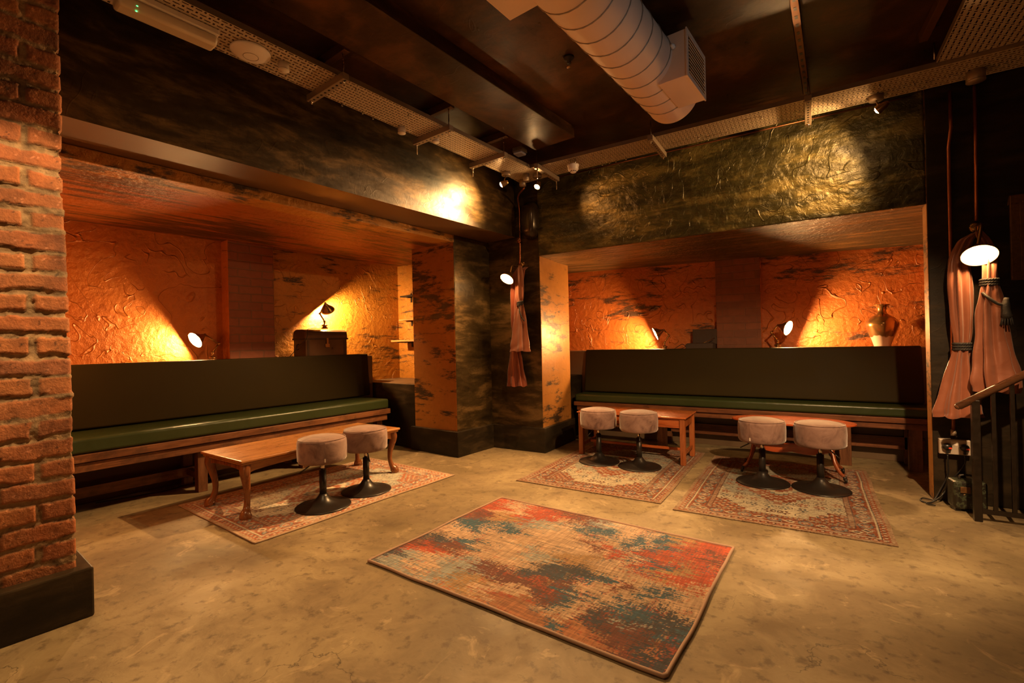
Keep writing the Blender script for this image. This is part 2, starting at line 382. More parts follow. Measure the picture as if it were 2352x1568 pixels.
# ------------------------------------------------------------------ room shell
H = 2.93
struct(MB().box(-7, 3.2, -3.2, 7, -.1, 0).build('floor', M['floor']))
struct(MB().box(-7, 3.2, -3.2, 7, H, H+.1).build('ceiling', M['ceiling']))
struct(MB().box(-7, 3.2, -3.2, -3.1, 0, H).build('wall_back', M['wall_dark']))
struct(MB().box(3.1, 3.2, -3.1, 4.33, 0, H).build('wall_east', M['wall_dark']))
# left side (square to the left wall)
struct(MB().box(-3.6, -3.03, .0, 4.03, 2.285, H, [1,0,0,0,0,0]).build('wall_left_header', [M['header_left'], M['soffit']], M=ML))
struct(MB().box(-3.62, -3.42, .0, 3.50, 2.208, 2.284).build('trim_1', M['beam'], M=ML, bevel=.006))
mb = MB(); mb.add([(-3.62,0,2.212),(-5.3,0,2.235),(-5.3,4.3,2.235),(-3.62,4.3,2.212),(-3.62,0,2.28),(-5.3,0,2.3),(-5.3,4.3,2.3),(-3.62,4.3,2.28)], [(0,1,2,3),(4,7,6,5),(0,4,5,1),(2,6,7,3),(0,3,7,4),(1,5,6,2)])
struct(mb.build('ceiling_left_alcove', M['alcove_ceiling'], M=ML))
struct(MB().box(-5.25, -5.15, .0, 2.2, 0, 2.235).build('wall_left_alcove', M['alcove_left'], M=ML))
struct(MB().box(-5.25, -5.15, 2.2, 4.2, 0, 2.235).build('wall_left_alcove_ochre', M['alcove_left_gold'], M=ML))
struct(MB().box(-5.16, -5.0, 1.965, 2.41, 1.04, 2.233, [1,1,2,0,1,1]).build('pillar_left_alcove_brick', [M['brick_far_left'], M['alcove_left'], M['alcove_left']], M=ML, bevel=.008))
struct(MB().box(-5.15, -3.43, 4.16, 4.3, 0, 2.24).build('wall_left_alcove_end', M['alcove_left_gold'], M=ML))
struct(MB().box(-5.3, -3.3, -.1, 0, 0, H).build('wall_left_alcove_near', M['alcove_left'], M=ML))
struct(MB().box(-4.075, -3.42, 3.49, 4.2, .25, 2.284, [0,0,0,1,0,0]).build('column_left', [M['column_orange'], M['column_dark']], M=ML, bevel=.010, seg=3))
struct(MB().box(-4.11, -3.385, 3.455, 4.2, 0, .26).build('baseboard_left', M['plinth'], M=ML, bevel=.006))
struct(MB().box(-5.15, -4.08, 3.50, 4.16, 0, .72, [0,1,0,0,0,0]).build('trim_low_ledge_left', [M['plinth'], M['ledge']], M=ML, bevel=.006))
struct(MB().box(-5.15, -4.83, .0, 3.49, 1.0, 1.045).box(-4.86, -4.83, 0.0, 3.49, .0, 1.0).build('trim_back_ledge_left', M['ledge'], M=ML, bevel=.003))
# right side
struct(MB().box(-3.1, -2.37, 4.36, 5.06, .25, H, [1,0,1,0,0,0]).build('column_center', [M['column_orange'], M['column_dark']], bevel=.008))
struct(MB().box(-3.1, -2.335, 4.33, 5.09, 0, .26).build('baseboard_center', M['plinth'], bevel=.006))
struct(MB().box(-2.37, .72, 4.33, 4.62, 2.058, H, [1,0,0,0,0,0]).box(.70, 1.1, 4.46, 4.62, 2.058, H, [1,0,0,0,0,0]).build('wall_right_header', [M['header_right'], M['alcove_ceiling_right']], bevel=.012))
mb = MB(); mb.add([(-3.3,4.6,2.058),(1.4,4.6,2.058),(1.4,5.95,2.0),(-3.3,5.95,2.108),(-3.3,4.6,2.3),(1.4,4.6,2.3),(1.4,5.95,2.3),(-3.3,5.95,2.3)], [(0,3,2,1),(4,5,6,7),(0,1,5,4),(1,2,6,5),(2,3,7,6),(3,0,4,7)])
struct(mb.build('ceiling_right_alcove', M['alcove_ceiling_right']))
struct(MB().box(-3.3, 1.4, 5.9, 6.0, 0, 2.2).build('wall_right_alcove', M['alcove_right']))
struct(MB().box(-.885, -.425, 5.83, 5.92, 1.03, 2.1, [0,0,0,1,0,0]).build('pillar_right_alcove_brick', [M['brick_far_right'], M['alcove_right']], bevel=.008))
struct(MB().box(-3.2, -3.0, 5.0, 5.95, 0, 2.2).build('wall_right_alcove_end', M['alcove_right']))
struct(MB().box(1.0, 3.0, 4.47, 4.6, 0, 2.2).build('wall_right_alcove_far', M['alcove_right']))
struct(MB().box(-3.0, -2.42, 5.08, 5.9, 0, .74).build('trim_low_ledge_right', M['plinth'], bevel=.006))
struct(MB().box(-3.0, 1.2, 5.50, 5.9, .99, 1.035).box(-3.0, 1.2, 5.50, 5.53, 0, .99).build('trim_back_ledge_right', M['ledge'], bevel=.003))
struct(MB().box(.72, 3.15, 4.33, 4.47, 0, H, [0,0,0,0,0,1]).build('wall_right', [M['wall_dark'], M['column_orange']], bevel=.008))
struct(MB().box(1.0, 1.2, 4.46, 5.95, 0, 2.2).build('wall_right_alcove_inner', M['alcove_right']))
# ceiling boxing
struct(MB().box(-2.33, -1.935, -1.0, 3.42, 2.842, H+.01).build('beam_ceiling', M['ceiling'], M=ML, bevel=.004))

# ------------------------------------------------------------------ near brick pillar (one dense skin wrapped round its corner)
def brick_pillar():
    xf, yc = -2.81, .47; z0, z1 = .20, H; st = .0065
    L1, L2 = .85, .35                                  # along the front face, then round the corner
    us = np.arange(-L1, L2+st, st); zs = np.arange(z0, z1+st, st)
    U, Z = np.meshgrid(us, zs); 
    wob = (fbm(U*7, Z*7, 3, 3)-.5)*.018
    CH, BL, MO = .0885, .236, .0125
    zz = Z + wob + (fbm(U*22, Z*22, 5, 2)-.5)*.006
    row = np.floor(zz/CH); fz = zz - row*CH
    even = (row.astype(int) % 2) == 0
    def edges(d):                                      # distance from the corner along a face -> brick id and offset in it
        first = np.where(even, BL, BL*.5)
        idx = np.where(d < first, 0, 1 + np.floor((d-first)/BL)); start = np.where(d < first, 0, first + (idx-1)*BL)
        ln = np.where(d < first, first, BL); return idx, d-start, ln
    d = np.abs(U) + (fbm(U*15, Z*15, 9, 2)-.5)*.012; d = np.maximum(d, 0)
    idx, fu, ln = edges(d)
    rng = vnoise(row*7.31+.5, idx*3.17+np.sign(U)*11+.5, 21); rng2 = vnoise(row*5.7+.5, idx*9.1+.5, 33)
    jz = MO*(.8+.9*fbm(U*5, Z*5, 12, 2)); ju = np.where(idx == 0, np.minimum(ln-fu, 1), np.minimum(fu, ln-fu))
    ju = np.where(d < .004, .05, ju)
    dz = np.minimum(fz, CH-fz); ed = np.minimum(dz-jz*.5, ju-jz*.5)
    rough = fbm(U*28, Z*28, 40, 5)-.5
    ed = ed + rough*.017 + (fbm(U*6, Z*8, 41, 2)-.56)*.014
    m = np.clip(ed/.006, 0, 1); m = m*m*(3-2*m)
    face = .007*(rng2-.5) + rough*.004 - np.clip(vnoise(U*130, Z*130, 44)-.82, 0, 1)*.02
    mort = -.013 + (fbm(U*55, Z*55, 60, 4)-.5)*.016 + np.clip(fbm(U*4, Z*4, 61, 2)-.5, 0, 1)*.05
    disp = m*face + (1-m)*np.minimum(mort, .004)
    # position: front face faces +x, corner rounded, side face faces +y
    R_ = .012; k = np.clip((U + R_)/(2*R_), 0, 1); ang = k*pi/2
    X = np.where(U < -R_, xf, np.where(U > R_, xf-(U-R_)-R_, xf-R_+R_*np.cos(ang)))
    Y = np.where(U < -R_, yc+U, np.where(U > R_, yc, yc-R_+R_*np.sin(ang)))
    X = X + disp*np.cos(ang); Y = Y + disp*np.sin(ang)
    lean = (Z-.2)*-.012; Y = Y + (fbm(Z*2, Z*0, 71, 2)-.5)*.02 + lean
    h, w = U.shape
    V = np.stack([X, Y, Z], -1).reshape(-1, 3)
    i = np.arange((h-1)*(w-1)); r = i // (w-1); c = i % (w-1); a = r*w+c
    F = np.stack([a, a+1, a+w+1, a+w], -1)
    me = bpy.data.meshes.new('pillar_brick'); me.from_pydata(V.tolist(), [], F.tolist())
    red = np.array([.36,.095,.024]); org = np.array([.44,.16,.045]); dk = np.array([.24,.080,.034]); mr = np.array([.38,.235,.11]); md = np.array([.13,.08,.04])
    t1 = rng[...,None]; b = dk*(1-t1)+org*t1; t2 = np.clip((fbm(U*9, Z*9, 80, 3)-.35)*2.2, 0, 1)[...,None]; b = b*(1-t2*.5)+red*t2*.5
    soot = np.clip((fbm(U*6, Z*6, 90, 4)-.56)*5, 0, 1)[...,None]; b = b*(1-soot*.45)
    fl = (vnoise(U*170, Z*170, 95) > .93)[...,None]; b = np.where(fl, b*1.6+.05, b)
    g = fbm(U*30, Z*30, 99, 4)[...,None]; mo = md*(1-g)+mr*g*1.15
    mm = m[...,None]; edge_shade = np.exp(-((m-.30)/.22)**2)[...,None]*np.clip(fbm(U*8, Z*8, 120, 3)*2.6-.7, 0, 1)[...,None]; colr = (b*mm + mo*(1-mm))*(1-.75*edge_shade)  # dark shadow lines painted along the brick edges for depth
    pit = (vnoise(U*150, Z*150, 122)*vnoise(U*60, Z*60, 123) > .66)[...,None]; colr = np.where(pit, colr*.35, colr); colr = colr*((.74+.60*fbm(U*45, Z*45, 124, 3))*(.72+.68*fbm(U*5, Z*5, 126, 3)))[...,None]
    colr = np.concatenate([np.clip(colr, 0, 1), np.ones(colr.shape[:2]+(1,))], -1).reshape(-1)
    at = me.color_attributes.new('paint', 'FLOAT_COLOR', 'POINT'); at.data.foreach_set('color', colr.astype(np.float32))
    me.materials.append(M['brick_near']); me.polygons.foreach_set('use_smooth', [True]*len(me.polygons))
    o = bpy.data.objects.new('pillar_brick', me); COL.objects.link(o); o.matrix_world = ML; struct(o)
    core = MB().box(-3.2, -2.84, -.9, .44, .2, H).build('pillar_brick_core', M['brick_near'], M=ML); struct(core)
    a2 = core.data.color_attributes.new('paint', 'FLOAT_COLOR', 'POINT')
    for q in a2.data: q.color = (.25,.07,.03,1)
    struct(MB().box(-3.2, -2.752, -.9, .512, 0, .215).build('baseboard_brick', M['plinth'], M=ML, bevel=.008))
brick_pillar()

# ------------------------------------------------------------------ rugs
def grid_mesh(name, W_, L_, st, colfn, mat, thick=.008, wavy=.0, hfn=None):
    nx = int(W_/st)+1; ny = int(L_/st)+1
    X, Y = np.meshgrid(np.linspace(0, W_, nx), np.linspace(0, L_, ny))
    Cc = colfn(X, Y); Zz = thick + (hfn(X, Y) if hfn else 0*X)
    wx = (fbm(Y*3, Y*0+2, 5, 2)-.5)*wavy; wy = (fbm(X*3, X*0+7, 6, 2)-.5)*wavy
    PX = X + wx; PY = Y + wy
    V = np.stack([PX-W_/2, PY-L_/2, Zz], -1).reshape(-1, 3).tolist(); h, w = X.shape
    i = np.arange((h-1)*(w-1)); r = i//(w-1); c = i % (w-1); a = r*w+c
    F = np.stack([a, a+1, a+w+1, a+w], -1).tolist()
    rim = [j for j in range(w)] + [r_*w+w-1 for r_ in range(1, h)] + [(h-1)*w+j for j in range(w-2, -1, -1)] + [r_*w for r_ in range(h-2, 0, -1)]
    o0 = len(V); V += [[V[k][0], V[k][1], 0.0] for k in rim]; n = len(rim)
    F += [[rim[k], o0+k, o0+(k+1)%n, rim[(k+1)%n]] for k in range(n)]
    me = bpy.data.meshes.new(name); me.from_pydata(V, [], F)
    cc = np.concatenate([np.clip(Cc, 0, 1), np.ones(Cc.shape[:2]+(1,))], -1).reshape(-1, 4)
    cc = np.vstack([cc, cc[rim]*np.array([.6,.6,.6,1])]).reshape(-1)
    at = me.color_attributes.new('paint', 'FLOAT_COLOR', 'POINT'); at.data.foreach_set('color', cc.astype(np.float32))
    me.materials.append(mat); return me, [V[k] for k in rim]

M['rug_pile'] = mat_attr('woven_pile', .9, .35, 220, .15)

ABS = [('P',0.11,0.53,0.07,0.06),('P',0.45,0.58,0.11,0.10),('P',0.65,0.79,0.11,0.11),('P',0.85,0.71,0.06,0.06),('P',0.28,0.16,0.07,0.05),('Q',0.17,0.07,0.06,0.04),('P',0.23,1.04,0.06,0.07),('P',0.97,1.14,0.08,0.09),('P',1.12,0.62,0.06,0.10),('P',0.71,0.16,0.05,0.04),('P',1.15,0.38,0.06,0.05),('P',1.29,0.44,0.04,0.05),('P',1.53,0.53,0.06,0.10),('P',0.60,0.43,0.08,0.06),('P',1.05,0.17,0.04,0.03),('P',1.15,1.06,0.03,0.07),('Q',0.46,0.19,0.08,0.07),('Q',1.41,0.20,0.03,0.03),('T',0.19,0.67,0.07,0.06),('T',0.42,0.74,0.06,0.06),('Q',0.48,0.89,0.08,0.07),('T',0.27,0.46,0.05,0.05),('T',1.11,1.03,0.05,0.07),('T',1.25,1.05,0.04,0.08),('T',1.16,0.77,0.02,0.05),('T',1.02,0.20,0.03,0.03),('T',1.06,0.29,0.03,0.03),('T',1.38,0.49,0.03,0.04),('T',1.27,0.34,0.04,0.03),('T',1.36,0.31,0.04,0.04),('T',1.08,0.05,0.03,0.02),('D',1.49,0.29,0.07,0.07),('T',1.57,0.28,0.03,0.05),('Q',0.65,0.53,0.06,0.06),('T',1.04,0.49,0.04,0.04),('Q',0.81,1.13,0.06,0.07),('T',1.28,0.76,0.03,0.05),('Q',0.14,0.18,0.04,0.03),('T',1.30,0.23,0.02,0.02),('T',0.81,1.01,0.06,0.06),('R',0.38,1.02,0.09,0.10),('R',0.06,1.02,0.07,0.07),('R',0.13,0.27,0.05,0.04),('R',1.32,0.88,0.05,0.07),('R',1.22,0.75,0.04,0.07),('R',1.49,0.76,0.06,0.11),('R',1.50,1.15,0.06,0.08),('M',0.93,0.27,0.07,0.06),('M',0.59,0.27,0.07,0.06),('M',0.24,0.38,0.06,0.04),('O',0.87,0.04,0.07,0.06),('R',0.86,0.11,0.03,0.02),('O',1.16,0.01,0.05,0.05),('M',1.40,0.13,0.09,0.07),('D',1.30,0.15,0.05,0.04),('M',0.06,0.87,0.06,0.06),('R',0.91,0.28,0.04,0.04),('R',1.02,0.77,0.03,0.04),('M',0.86,0.79,0.04,0.04),('D',1.51,0.07,0.06,0.06),('D',0.91,0.50,0.06,0.06),('D',0.83,0.39,0.05,0.05),('M',-0.01,0.29,0.07,0.05),('M',1.20,0.46,0.04,0.04),('M',0.72,1.17,0.09,0.07),('O',1.04,-0.01,0.05,0.04),('M',0.77,0.26,0.04,0.04),('Y',0.26,0.91,0.06,0.06),('Y',0.97,0.63,0.05,0.06),('Y',1.38,0.78,0.04,0.07),('Y',1.36,1.17,0.05,0.06),('O',0.95,0.06,0.05,0.04),('Y',0.56,0.14,0.06,0.05),('O',1.26,0.00,0.04,0.04),('Y',0.87,0.58,0.05,0.04),('O',1.54,0.08,0.03,0.03),('M',1.55,1.00,0.04,0.08),('D',0.06,0.41,0.06,0.04),('D',0.04,0.12,0.05,0.03)]
def abstract(X, Y):
    pal = {'P': (.50,.34,.215), 'Q': (.28,.30,.27), 'T': (.022,.085,.125), 'D': (.030,.036,.050), 'R': (.40,.055,.012), 'M': (.14,.034,.018), 'O': (.36,.14,.055), 'Y': (.36,.21,.085)}
    # brush-like domain warp: ragged cross-hatched strokes along both weave directions
    wx = (fbm(X*2.2, Y*20, 1, 4)-.5)*.36 + (fbm(X*6, Y*150, 2, 2)-.5)*.16
    wy = (fbm(X*14, Y*2.5, 3, 4)-.5)*.10 + (fbm(X*150, Y*8, 4, 2)-.5)*.05
    Xw, Yw = X+wx, Y+wy
    keys = []; ds = []
    for i, (k, u, v, a, b) in enumerate(ABS):
        if k == 'P': a *= 1.15; b *= 1.15
        d = (np.abs((Xw-u)/a)**2.2 + np.abs((Yw-v)/b)**2.2)**(1/2.2)
        ds.append((d*.62 + (vnoise(X*170+i*3.1, Y*170, 100+i)-.5)*.22).astype(np.float32)); keys.append(k)
    D = np.stack(ds); o1 = D.argmin(0); d1 = np.take_along_axis(D, o1[None], 0)[0]
    np.put_along_axis(D, o1[None], 99, 0); o2 = D.argmin(0); d2 = np.take_along_axis(D, o2[None], 0)[0]
    PC = np.array([pal[k] for k in keys]); out = PC[o1]; sec = PC[o2]
    fleck = fbm(X*150, Y*40, 55, 2)*.5 + fbm(X*40, Y*170, 56, 2)*.5
    sw = (fleck > .555 + np.clip((d2-d1)*.13, 0, .2)); out = np.where(sw[...,None], sec, out)
    far = (d1 > .55) & (fbm(X*60, Y*240, 58, 2)+fbm(X*240, Y*60, 59, 2) > 1.17); mc = np.array([pal[k] for k in 'MTYRD'])[(vnoise(X*9, Y*9, 60)*4.99).astype(int)]; out = np.where(far[...,None], out*.35+mc*.65, out)
    out = out*(.80+.35*fbm(X*5, Y*5, 77, 3))[...,None]
    hatch = .45 + .95*fbm(X*14, Y*215, 8, 2); hatch2 = .55+.82*fbm(X*215, Y*14, 9, 2)
    return out*(hatch*hatch2)[...,None]
me, rim = grid_mesh('rug', 1.585, 1.195, .0042, abstract, M['rug_pile'], .009, .02)
r0 = thing('abstract_rug', 'abstract rug of peach, teal and red brush strokes lying alone on the concrete', 'rug', (-1.193, 2.27, .001), radians(-3.2))
o = bpy.data.objects.new('pile', me); COL.objects.link(o); o.parent = r0
step = max(1, len(rim)//260); pth = [(p[0]*1.002, p[1]*1.002, .007+.003*vnoise(np.array([p[0]*9.]), np.array([p[1]*9.]), 3)[0]) for p in rim[::step]]
MB().tube(pth+[pth[0]], .008, 8).build('edge_binding', M['piping'], r0)

def persian(X, Y, W_=1.195, L_=1.70):
    cream = np.array((.66,.59,.43)); rust = np.array((.38,.105,.032)); brown = np.array((.17,.055,.025)); blue = np.array((.21,.24,.235)); pale = np.array((.45,.45,.37)); dark = np.array((.07,.055,.055)); tan = np.array((.42,.27,.15))
    d = np.minimum(np.minimum(X, W_-X), np.minimum(Y, L_-Y))
    out = np.zeros(X.shape+(3,)); out[...] = cream
    def put(m, c, k=1.0):
        mm = (np.asarray(m)*k)[...,None] if np.asarray(m).dtype != bool else (m.astype(float)*k)[...,None]
        out[...] = out*(1-mm) + np.asarray(c)*mm
    # coordinates along and across the border
    side = (np.minimum(X, W_-X) < np.minimum(Y, L_-Y)); S = np.where(side, Y, X)
    put(d < .022, tan)
    b1 = (d >= .022) & (d < .060); put(b1, rust*1.05)
    put(b1 & (np.sin(S*2*pi/.042)*np.cos((d-.041)*pi/.024) > .35), cream*.9); put(b1 & (np.abs(((S/.042) % 1)-.5) < .10) & (np.abs(d-.041) < .006), dark)
    put((d >= .060) & (d < .066), dark*1.6); put((d >= .066) & (d < .078), cream*.95)
    b2 = (d >= .078) & (d < .175); put(b2, rust*.92); c0 = .1265; per = .17
    ph = ((S/per) % 1)-.5; q = np.sqrt((ph*per)**2 + (d-c0)**2)
    put(b2 & (q < .043), dark*1.5); put(b2 & (q < .038), blue*1.15); put(b2 & (q < .026), rust*1.3); put(b2 & (q < .014), cream)
    ph2 = (((S+per/2)/per) % 1)-.5; q2 = np.abs(ph2*per)+np.abs(d-c0)*1.2
    put(b2 & (q2 < .036), cream*.9); put(b2 & (q2 < .018), brown); put(b2 & (q2 < .008), blue)
    put(b2 & (np.abs(d-c0-.030*np.sin(S*2*pi/per)) < .004), dark*1.5)
    put(b2 & (np.abs(d-c0+.030*np.sin(S*2*pi/per+1)) < .003), cream*.8)
    put((d >= .175) & (d < .181), dark*1.5)
    b3 = (d >= .181) & (d < .208); put(b3, tan*1.1); put(b3 & (np.sin(S*2*pi/.03) > .4), rust); put(b3 & (np.sin(S*2*pi/.03+1.5) > .85), blue)
    put((d >= .208) & (d < .213), brown)
    fld = d >= .213; cx_, cy_ = W_/2, L_/2; ax = np.abs(X-cx_); ay = np.abs(Y-cy_)
    put(fld, cream*.98); put(fld & (fbm(X*2.2, Y*2.2, 300, 2) > .5), pale)
    # small scattered floral motifs, mirrored about both axes
    gx, gy = ax/.098, ay/.105; ix, iy = np.floor(gx), np.floor(gy); ox = gx-ix-.5 + (vnoise(ix+.5, iy+.5, 310)-.5)*.4; oy = gy-iy-.5 + (vnoise(ix+.5, iy+.5, 311)-.5)*.4
    rr = np.sqrt(ox**2+oy**2); an = np.arctan2(oy, ox); ty = vnoise(ix*3.3+.5, iy*2.7+.5, 312)
    petal = rr < .24+.12*np.cos(an*5+ty*9)
    put(fld & petal & (ty < .42), rust*1.05); put(fld & petal & (ty >= .42) & (ty < .62), blue*.75); put(fld & petal & (ty >= .62) & (ty < .8), brown)
    put(fld & (rr < .1), cream*1.05)
    put(fld & (np.abs(rr-.42) < .028) & (fbm(X*40, Y*40, 313, 2) > .47), dark*1.7)
    vine = np.abs(np.sin(ax*38+np.sin(ay*26)*1.6) - np.cos(ay*33)) < .07; put(fld & vine, brown*1.6, .30)
    # stepped corner pieces
    stp = np.floor((W_/2-.213-ax)/.05)*.05 + np.floor((L_/2-.213-ay)/.06)*.06
    cor = fld & (stp < .17) ; put(cor, rust); put(cor & (np.sin(X*120)*np.sin(Y*110) > .45), cream*.85); put(cor & (np.sin(X*90+2)*np.sin(Y*95+1) > .62), blue*.8)
    # central medallion: stepped lozenge in rings
    sx, sy = np.floor(ax/.028)*.028, np.floor(ay/.028)*.028; q = sx/.30 + sy/.40
    put(fld & (q < 1.0), rust); put(fld & (q < .86), cream*.9); put(fld & (q < .80), rust*1.1); put(fld & (q < .8) & (np.sin(ax*105)*np.sin(ay*100) > .4), cream*.8)
    put(fld & (q < .46), blue*1.1); put(fld & (q < .40), cream); put(fld & (q < .26), rust); put(fld & (q < .12), cream)
    # wear and weave
    w = fbm(X*7, Y*7, 320, 4); out[...] = out*(1-np.clip((w-.5)*1.5, 0, .3)[...,None]) + cream*.92*np.clip((w-.5)*1.5, 0, .3)[...,None]
    fk = fbm(X*110, Y*110, 330, 2); put(fk > .70, cream*.95, .45); put(fk < .29, brown*.8, .5)
    return np.clip(out*1.12, 0, 1)*(.82+.34*fbm(X*30, Y*160, 340, 2))[...,None]
mp, rimp = grid_mesh('persian', 1.195, 1.70, .0052, persian, M['rug_pile'], .006, .012)
def persian_rug(label, F, x, y, rz, first=None):
    r = thing('patterned_rug', label, 'rug', (x, y, .001), rz, 'worn oriental rugs under the tables', F)
    o = bpy.data.objects.new('pile', mp); COL.objects.link(o); o.parent = r
    n = max(1, len(rimp)//200); ps = [(p[0]*1.001, p[1]*1.001, .004) for p in rimp[::n]]
    if first is None:
        MB().tube(ps+[ps[0]], .0045, 6).build('edge_binding', M['fringe'], r)
    else:
        e = first.children[1].copy(); COL.objects.link(e); e.parent = r
    return r
ra = persian_rug('worn red and cream oriental rug under the long honey oak table', ML, -3.55, 2.11, radians(1.0))
persian_rug('worn red and cream oriental rug under the rectangular mahogany table', MW, -1.497, 4.205, 0, ra)
persian_rug('worn red and cream oriental rug under the oval table', MW, -.201, 4.125, 0, ra)

# ------------------------------------------------------------------ benches
def bench_left():
    r = thing('upholstered_bench', 'long bench with dark green seat, table with curved legs before it', 'bench', (-4.6, 2.0, 0), 0, None, ML)
    y0, y1 = -1.95, 1.33; xf = .28
    mb = MB().box(-.28, xf, y0, y1, .462, .565); o = mb.build('seat_cushion', M['leather'], r, bevel=.02, seg=4); smooth_by_angle(o)
    # leaning back cushion
    pr = [(-.25,.57),(-.17,.575),(-.20,1.068),(-.262,1.068)]
    mb = MB().prism(pr, 'y', y0, y1+.08); o = mb.build('backrest_cushion', M['leather_back'], r, bevel=.014, seg=4); smooth_by_angle(o)
    MB().box(.225, xf+.012, y0, y1+.01, .405, .458).build('upper_rail', M['bench_wood_y'], r, bevel=.003)
    MB().box(.205, xf-.01, y0, y1-.02, .335, .398).build('lower_rail', M['bench_wood_y'], r, bevel=.003)
    MB().box(-.20, .205, y0, y1, .43, .458).build('seat_board', M['bench_wood_y'], r)
    for yy in (-1.35, -.50, .38, 1.24):
        MB().box(.15, .225, yy-.035, yy+.035, 0, .40).build('leg', M['bench_wood_z'], r, bevel=.003)
        MB().box(-.16, -.10, yy-.035, yy+.035, 0, .43).build('leg', M['bench_wood_z'], r, bevel=.003)
    MB().box(-.10, -.07, y0+.1, y1-.05, .08, .16).build('stretcher', M['bench_wood_y'], r, bevel=.002)
    for yy in (-1.35, -.50, .38): MB().box(-.10, .15, yy-.02, yy+.02, .10, .15).build('cross_stretcher', M['bench_wood_x'], r)
bench_left()
def bench_right():
    r = thing('upholstered_bench', 'long bench with dark green seat along the wall with the gilt vase', 'bench', (-.75, 5.3, 0))
    x0, x1 = -1.60, 1.62; yf = -.18
    o = MB().box(x0, x1, yf, .12, .452, .538).build('seat_cushion', M['leather'], r, bevel=.02, seg=4); smooth_by_angle(o)
    pr = [(.05,.545),(.13,.545),(.19,1.052),(.125,1.052)]
    o = MB().prism(pr, 'x', -1.60+.02, 1.60).build('backrest_cushion', M['leather_back'], r, bevel=.018, seg=4); smooth_by_angle(o)
    MB().box(x0-.01, x1, yf-.012, yf+.04, .405, .449).build('upper_rail', M['bench_wood_x'], r, bevel=.003)
    MB().box(x0+.02, x1, yf+.01, yf+.06, .35, .40).build('lower_rail', M['bench_wood_x'], r, bevel=.003)
    MB().box(x0+.02, x1, yf+.04, .15, .42, .449).build('seat_board', M['bench_wood_x'], r)
    for xx in (-1.52, -.60, .98+.035, 1.50):
        MB().box(xx-.045, xx+.045, yf+.012, yf+.085, 0, .40).build('leg', M['bench_wood_z'], r, bevel=.003)
        MB().box(xx-.04, xx+.04, .10, .16, 0, .42).build('leg', M['bench_wood_z'], r, bevel=.003)
    MB().box(x0+.05, x1-.02, .10, .125, .13, .24).build('stretcher', M['bench_wood_x'], r, bevel=.002)
bench_right()

# ------------------------------------------------------------------ tables
def cabriole(sx, sy, h, mat, parent):
    """curved leg whose knee swells outward on the (sx, sy) corner"""
    prof = [(0,.000,.036),(.010,.012,.040),(.03,.012,.036),(.06,-.002,.022),(.12,-.014,.0185),(.19,-.012,.022),(.26,.000,.028),(.315,.010,.034),(.35,.006,.036),(h,.0,.034)]
    pts = curve_pts([(sx*d, sy*d, z) for z, d, r in prof], 4)
    rr = np.interp([p.z for p in pts], [p[0] for p in prof], [p[2] for p in prof]).tolist()
    return MB().tube(pts, rr, 14).build('leg', mat, parent)
def table_left():
    r = thing('coffee_table', 'long honey oak coffee table on four curved cabriole legs', 'table', (-3.705, 2.06, .008), radians(3.4), None, ML)
    w, l = .30, .70
    mb = MB().box(-w, w, -l, l, .383, .402); mb.build('tabletop', M['oak_y'], r, bevel=.006, seg=3)
    MB().box(-w+.012, w-.012, -l+.012, l-.012, .366, .384).build('top_moulding', M['oak_y'], r, bevel=.005)
    def apron(n, ln, fn):
        poly = [(-ln, .366), (ln, .366)]
        for k in range(25):
            s = ln - 2*ln*k/24; poly.append((s, .300 + .030*max(0, 1-(abs(s)/ln)**3)**.5 if abs(s) < ln else .300))
        return poly
    for s in (-1, 1):
        po = apron(0, l-.05, 0); MB().prism(po, 'x', s*(w-.045)-.009, s*(w-.045)+.009).build('apron', M['oak_y'], r)
        po = apron(0, w-.05, 0); MB().prism(po, 'y', s*(l-.045)-.009, s*(l-.045)+.009).build('apron', M['oak_z'], r)
    for sx in (-1, 1):
        for sy in (-1, 1):
            g = cabriole(sx, sy, .366, M['oak_z'], r); g.location = (sx*(w-.055), sy*(l-.055), 0)
table_left()
def table_mid():
    r = thing('coffee_table', 'rectangular mahogany coffee table with straight square legs', 'table', (-1.482, 4.663, .008))
    w, d = .535, .235
    MB().box(-w, w, -d, d, .422, .437).build('tabletop', M['mahog_x'], r, bevel=.006, seg=3)
    for s in (-1, 1):
        MB().box(-w+.05, w-.05, s*(d-.035)-.01, s*(d-.035)+.01, .335, .421).build('apron', M['mahog_x'], r, bevel=.002)
        MB().box(s*(w-.035)-.01, s*(w-.035)+.01, -d+.05, d-.05, .335, .421).build('apron', M['mahog_z'], r, bevel=.002)
        MB().box(s*(w-.035)-.011, s*(w-.035)+.011, -d+.05, d-.05, .085, .115).build('side_stretcher', M['mahog_z'], r, bevel=.002)
        for q in (-1, 1):
            MB().box(s*(w-.035)-.023, s*(w-.035)+.023, q*(d-.035)-.023, q*(d-.035)+.023, 0, .421).build('leg', M['mahog_z'], r, bevel=.003)
    MB().box(-w+.05, w-.05, -.011, .011, .088, .112).build('long_stretcher', M['mahog_x'], r, bevel=.002)
table_mid()
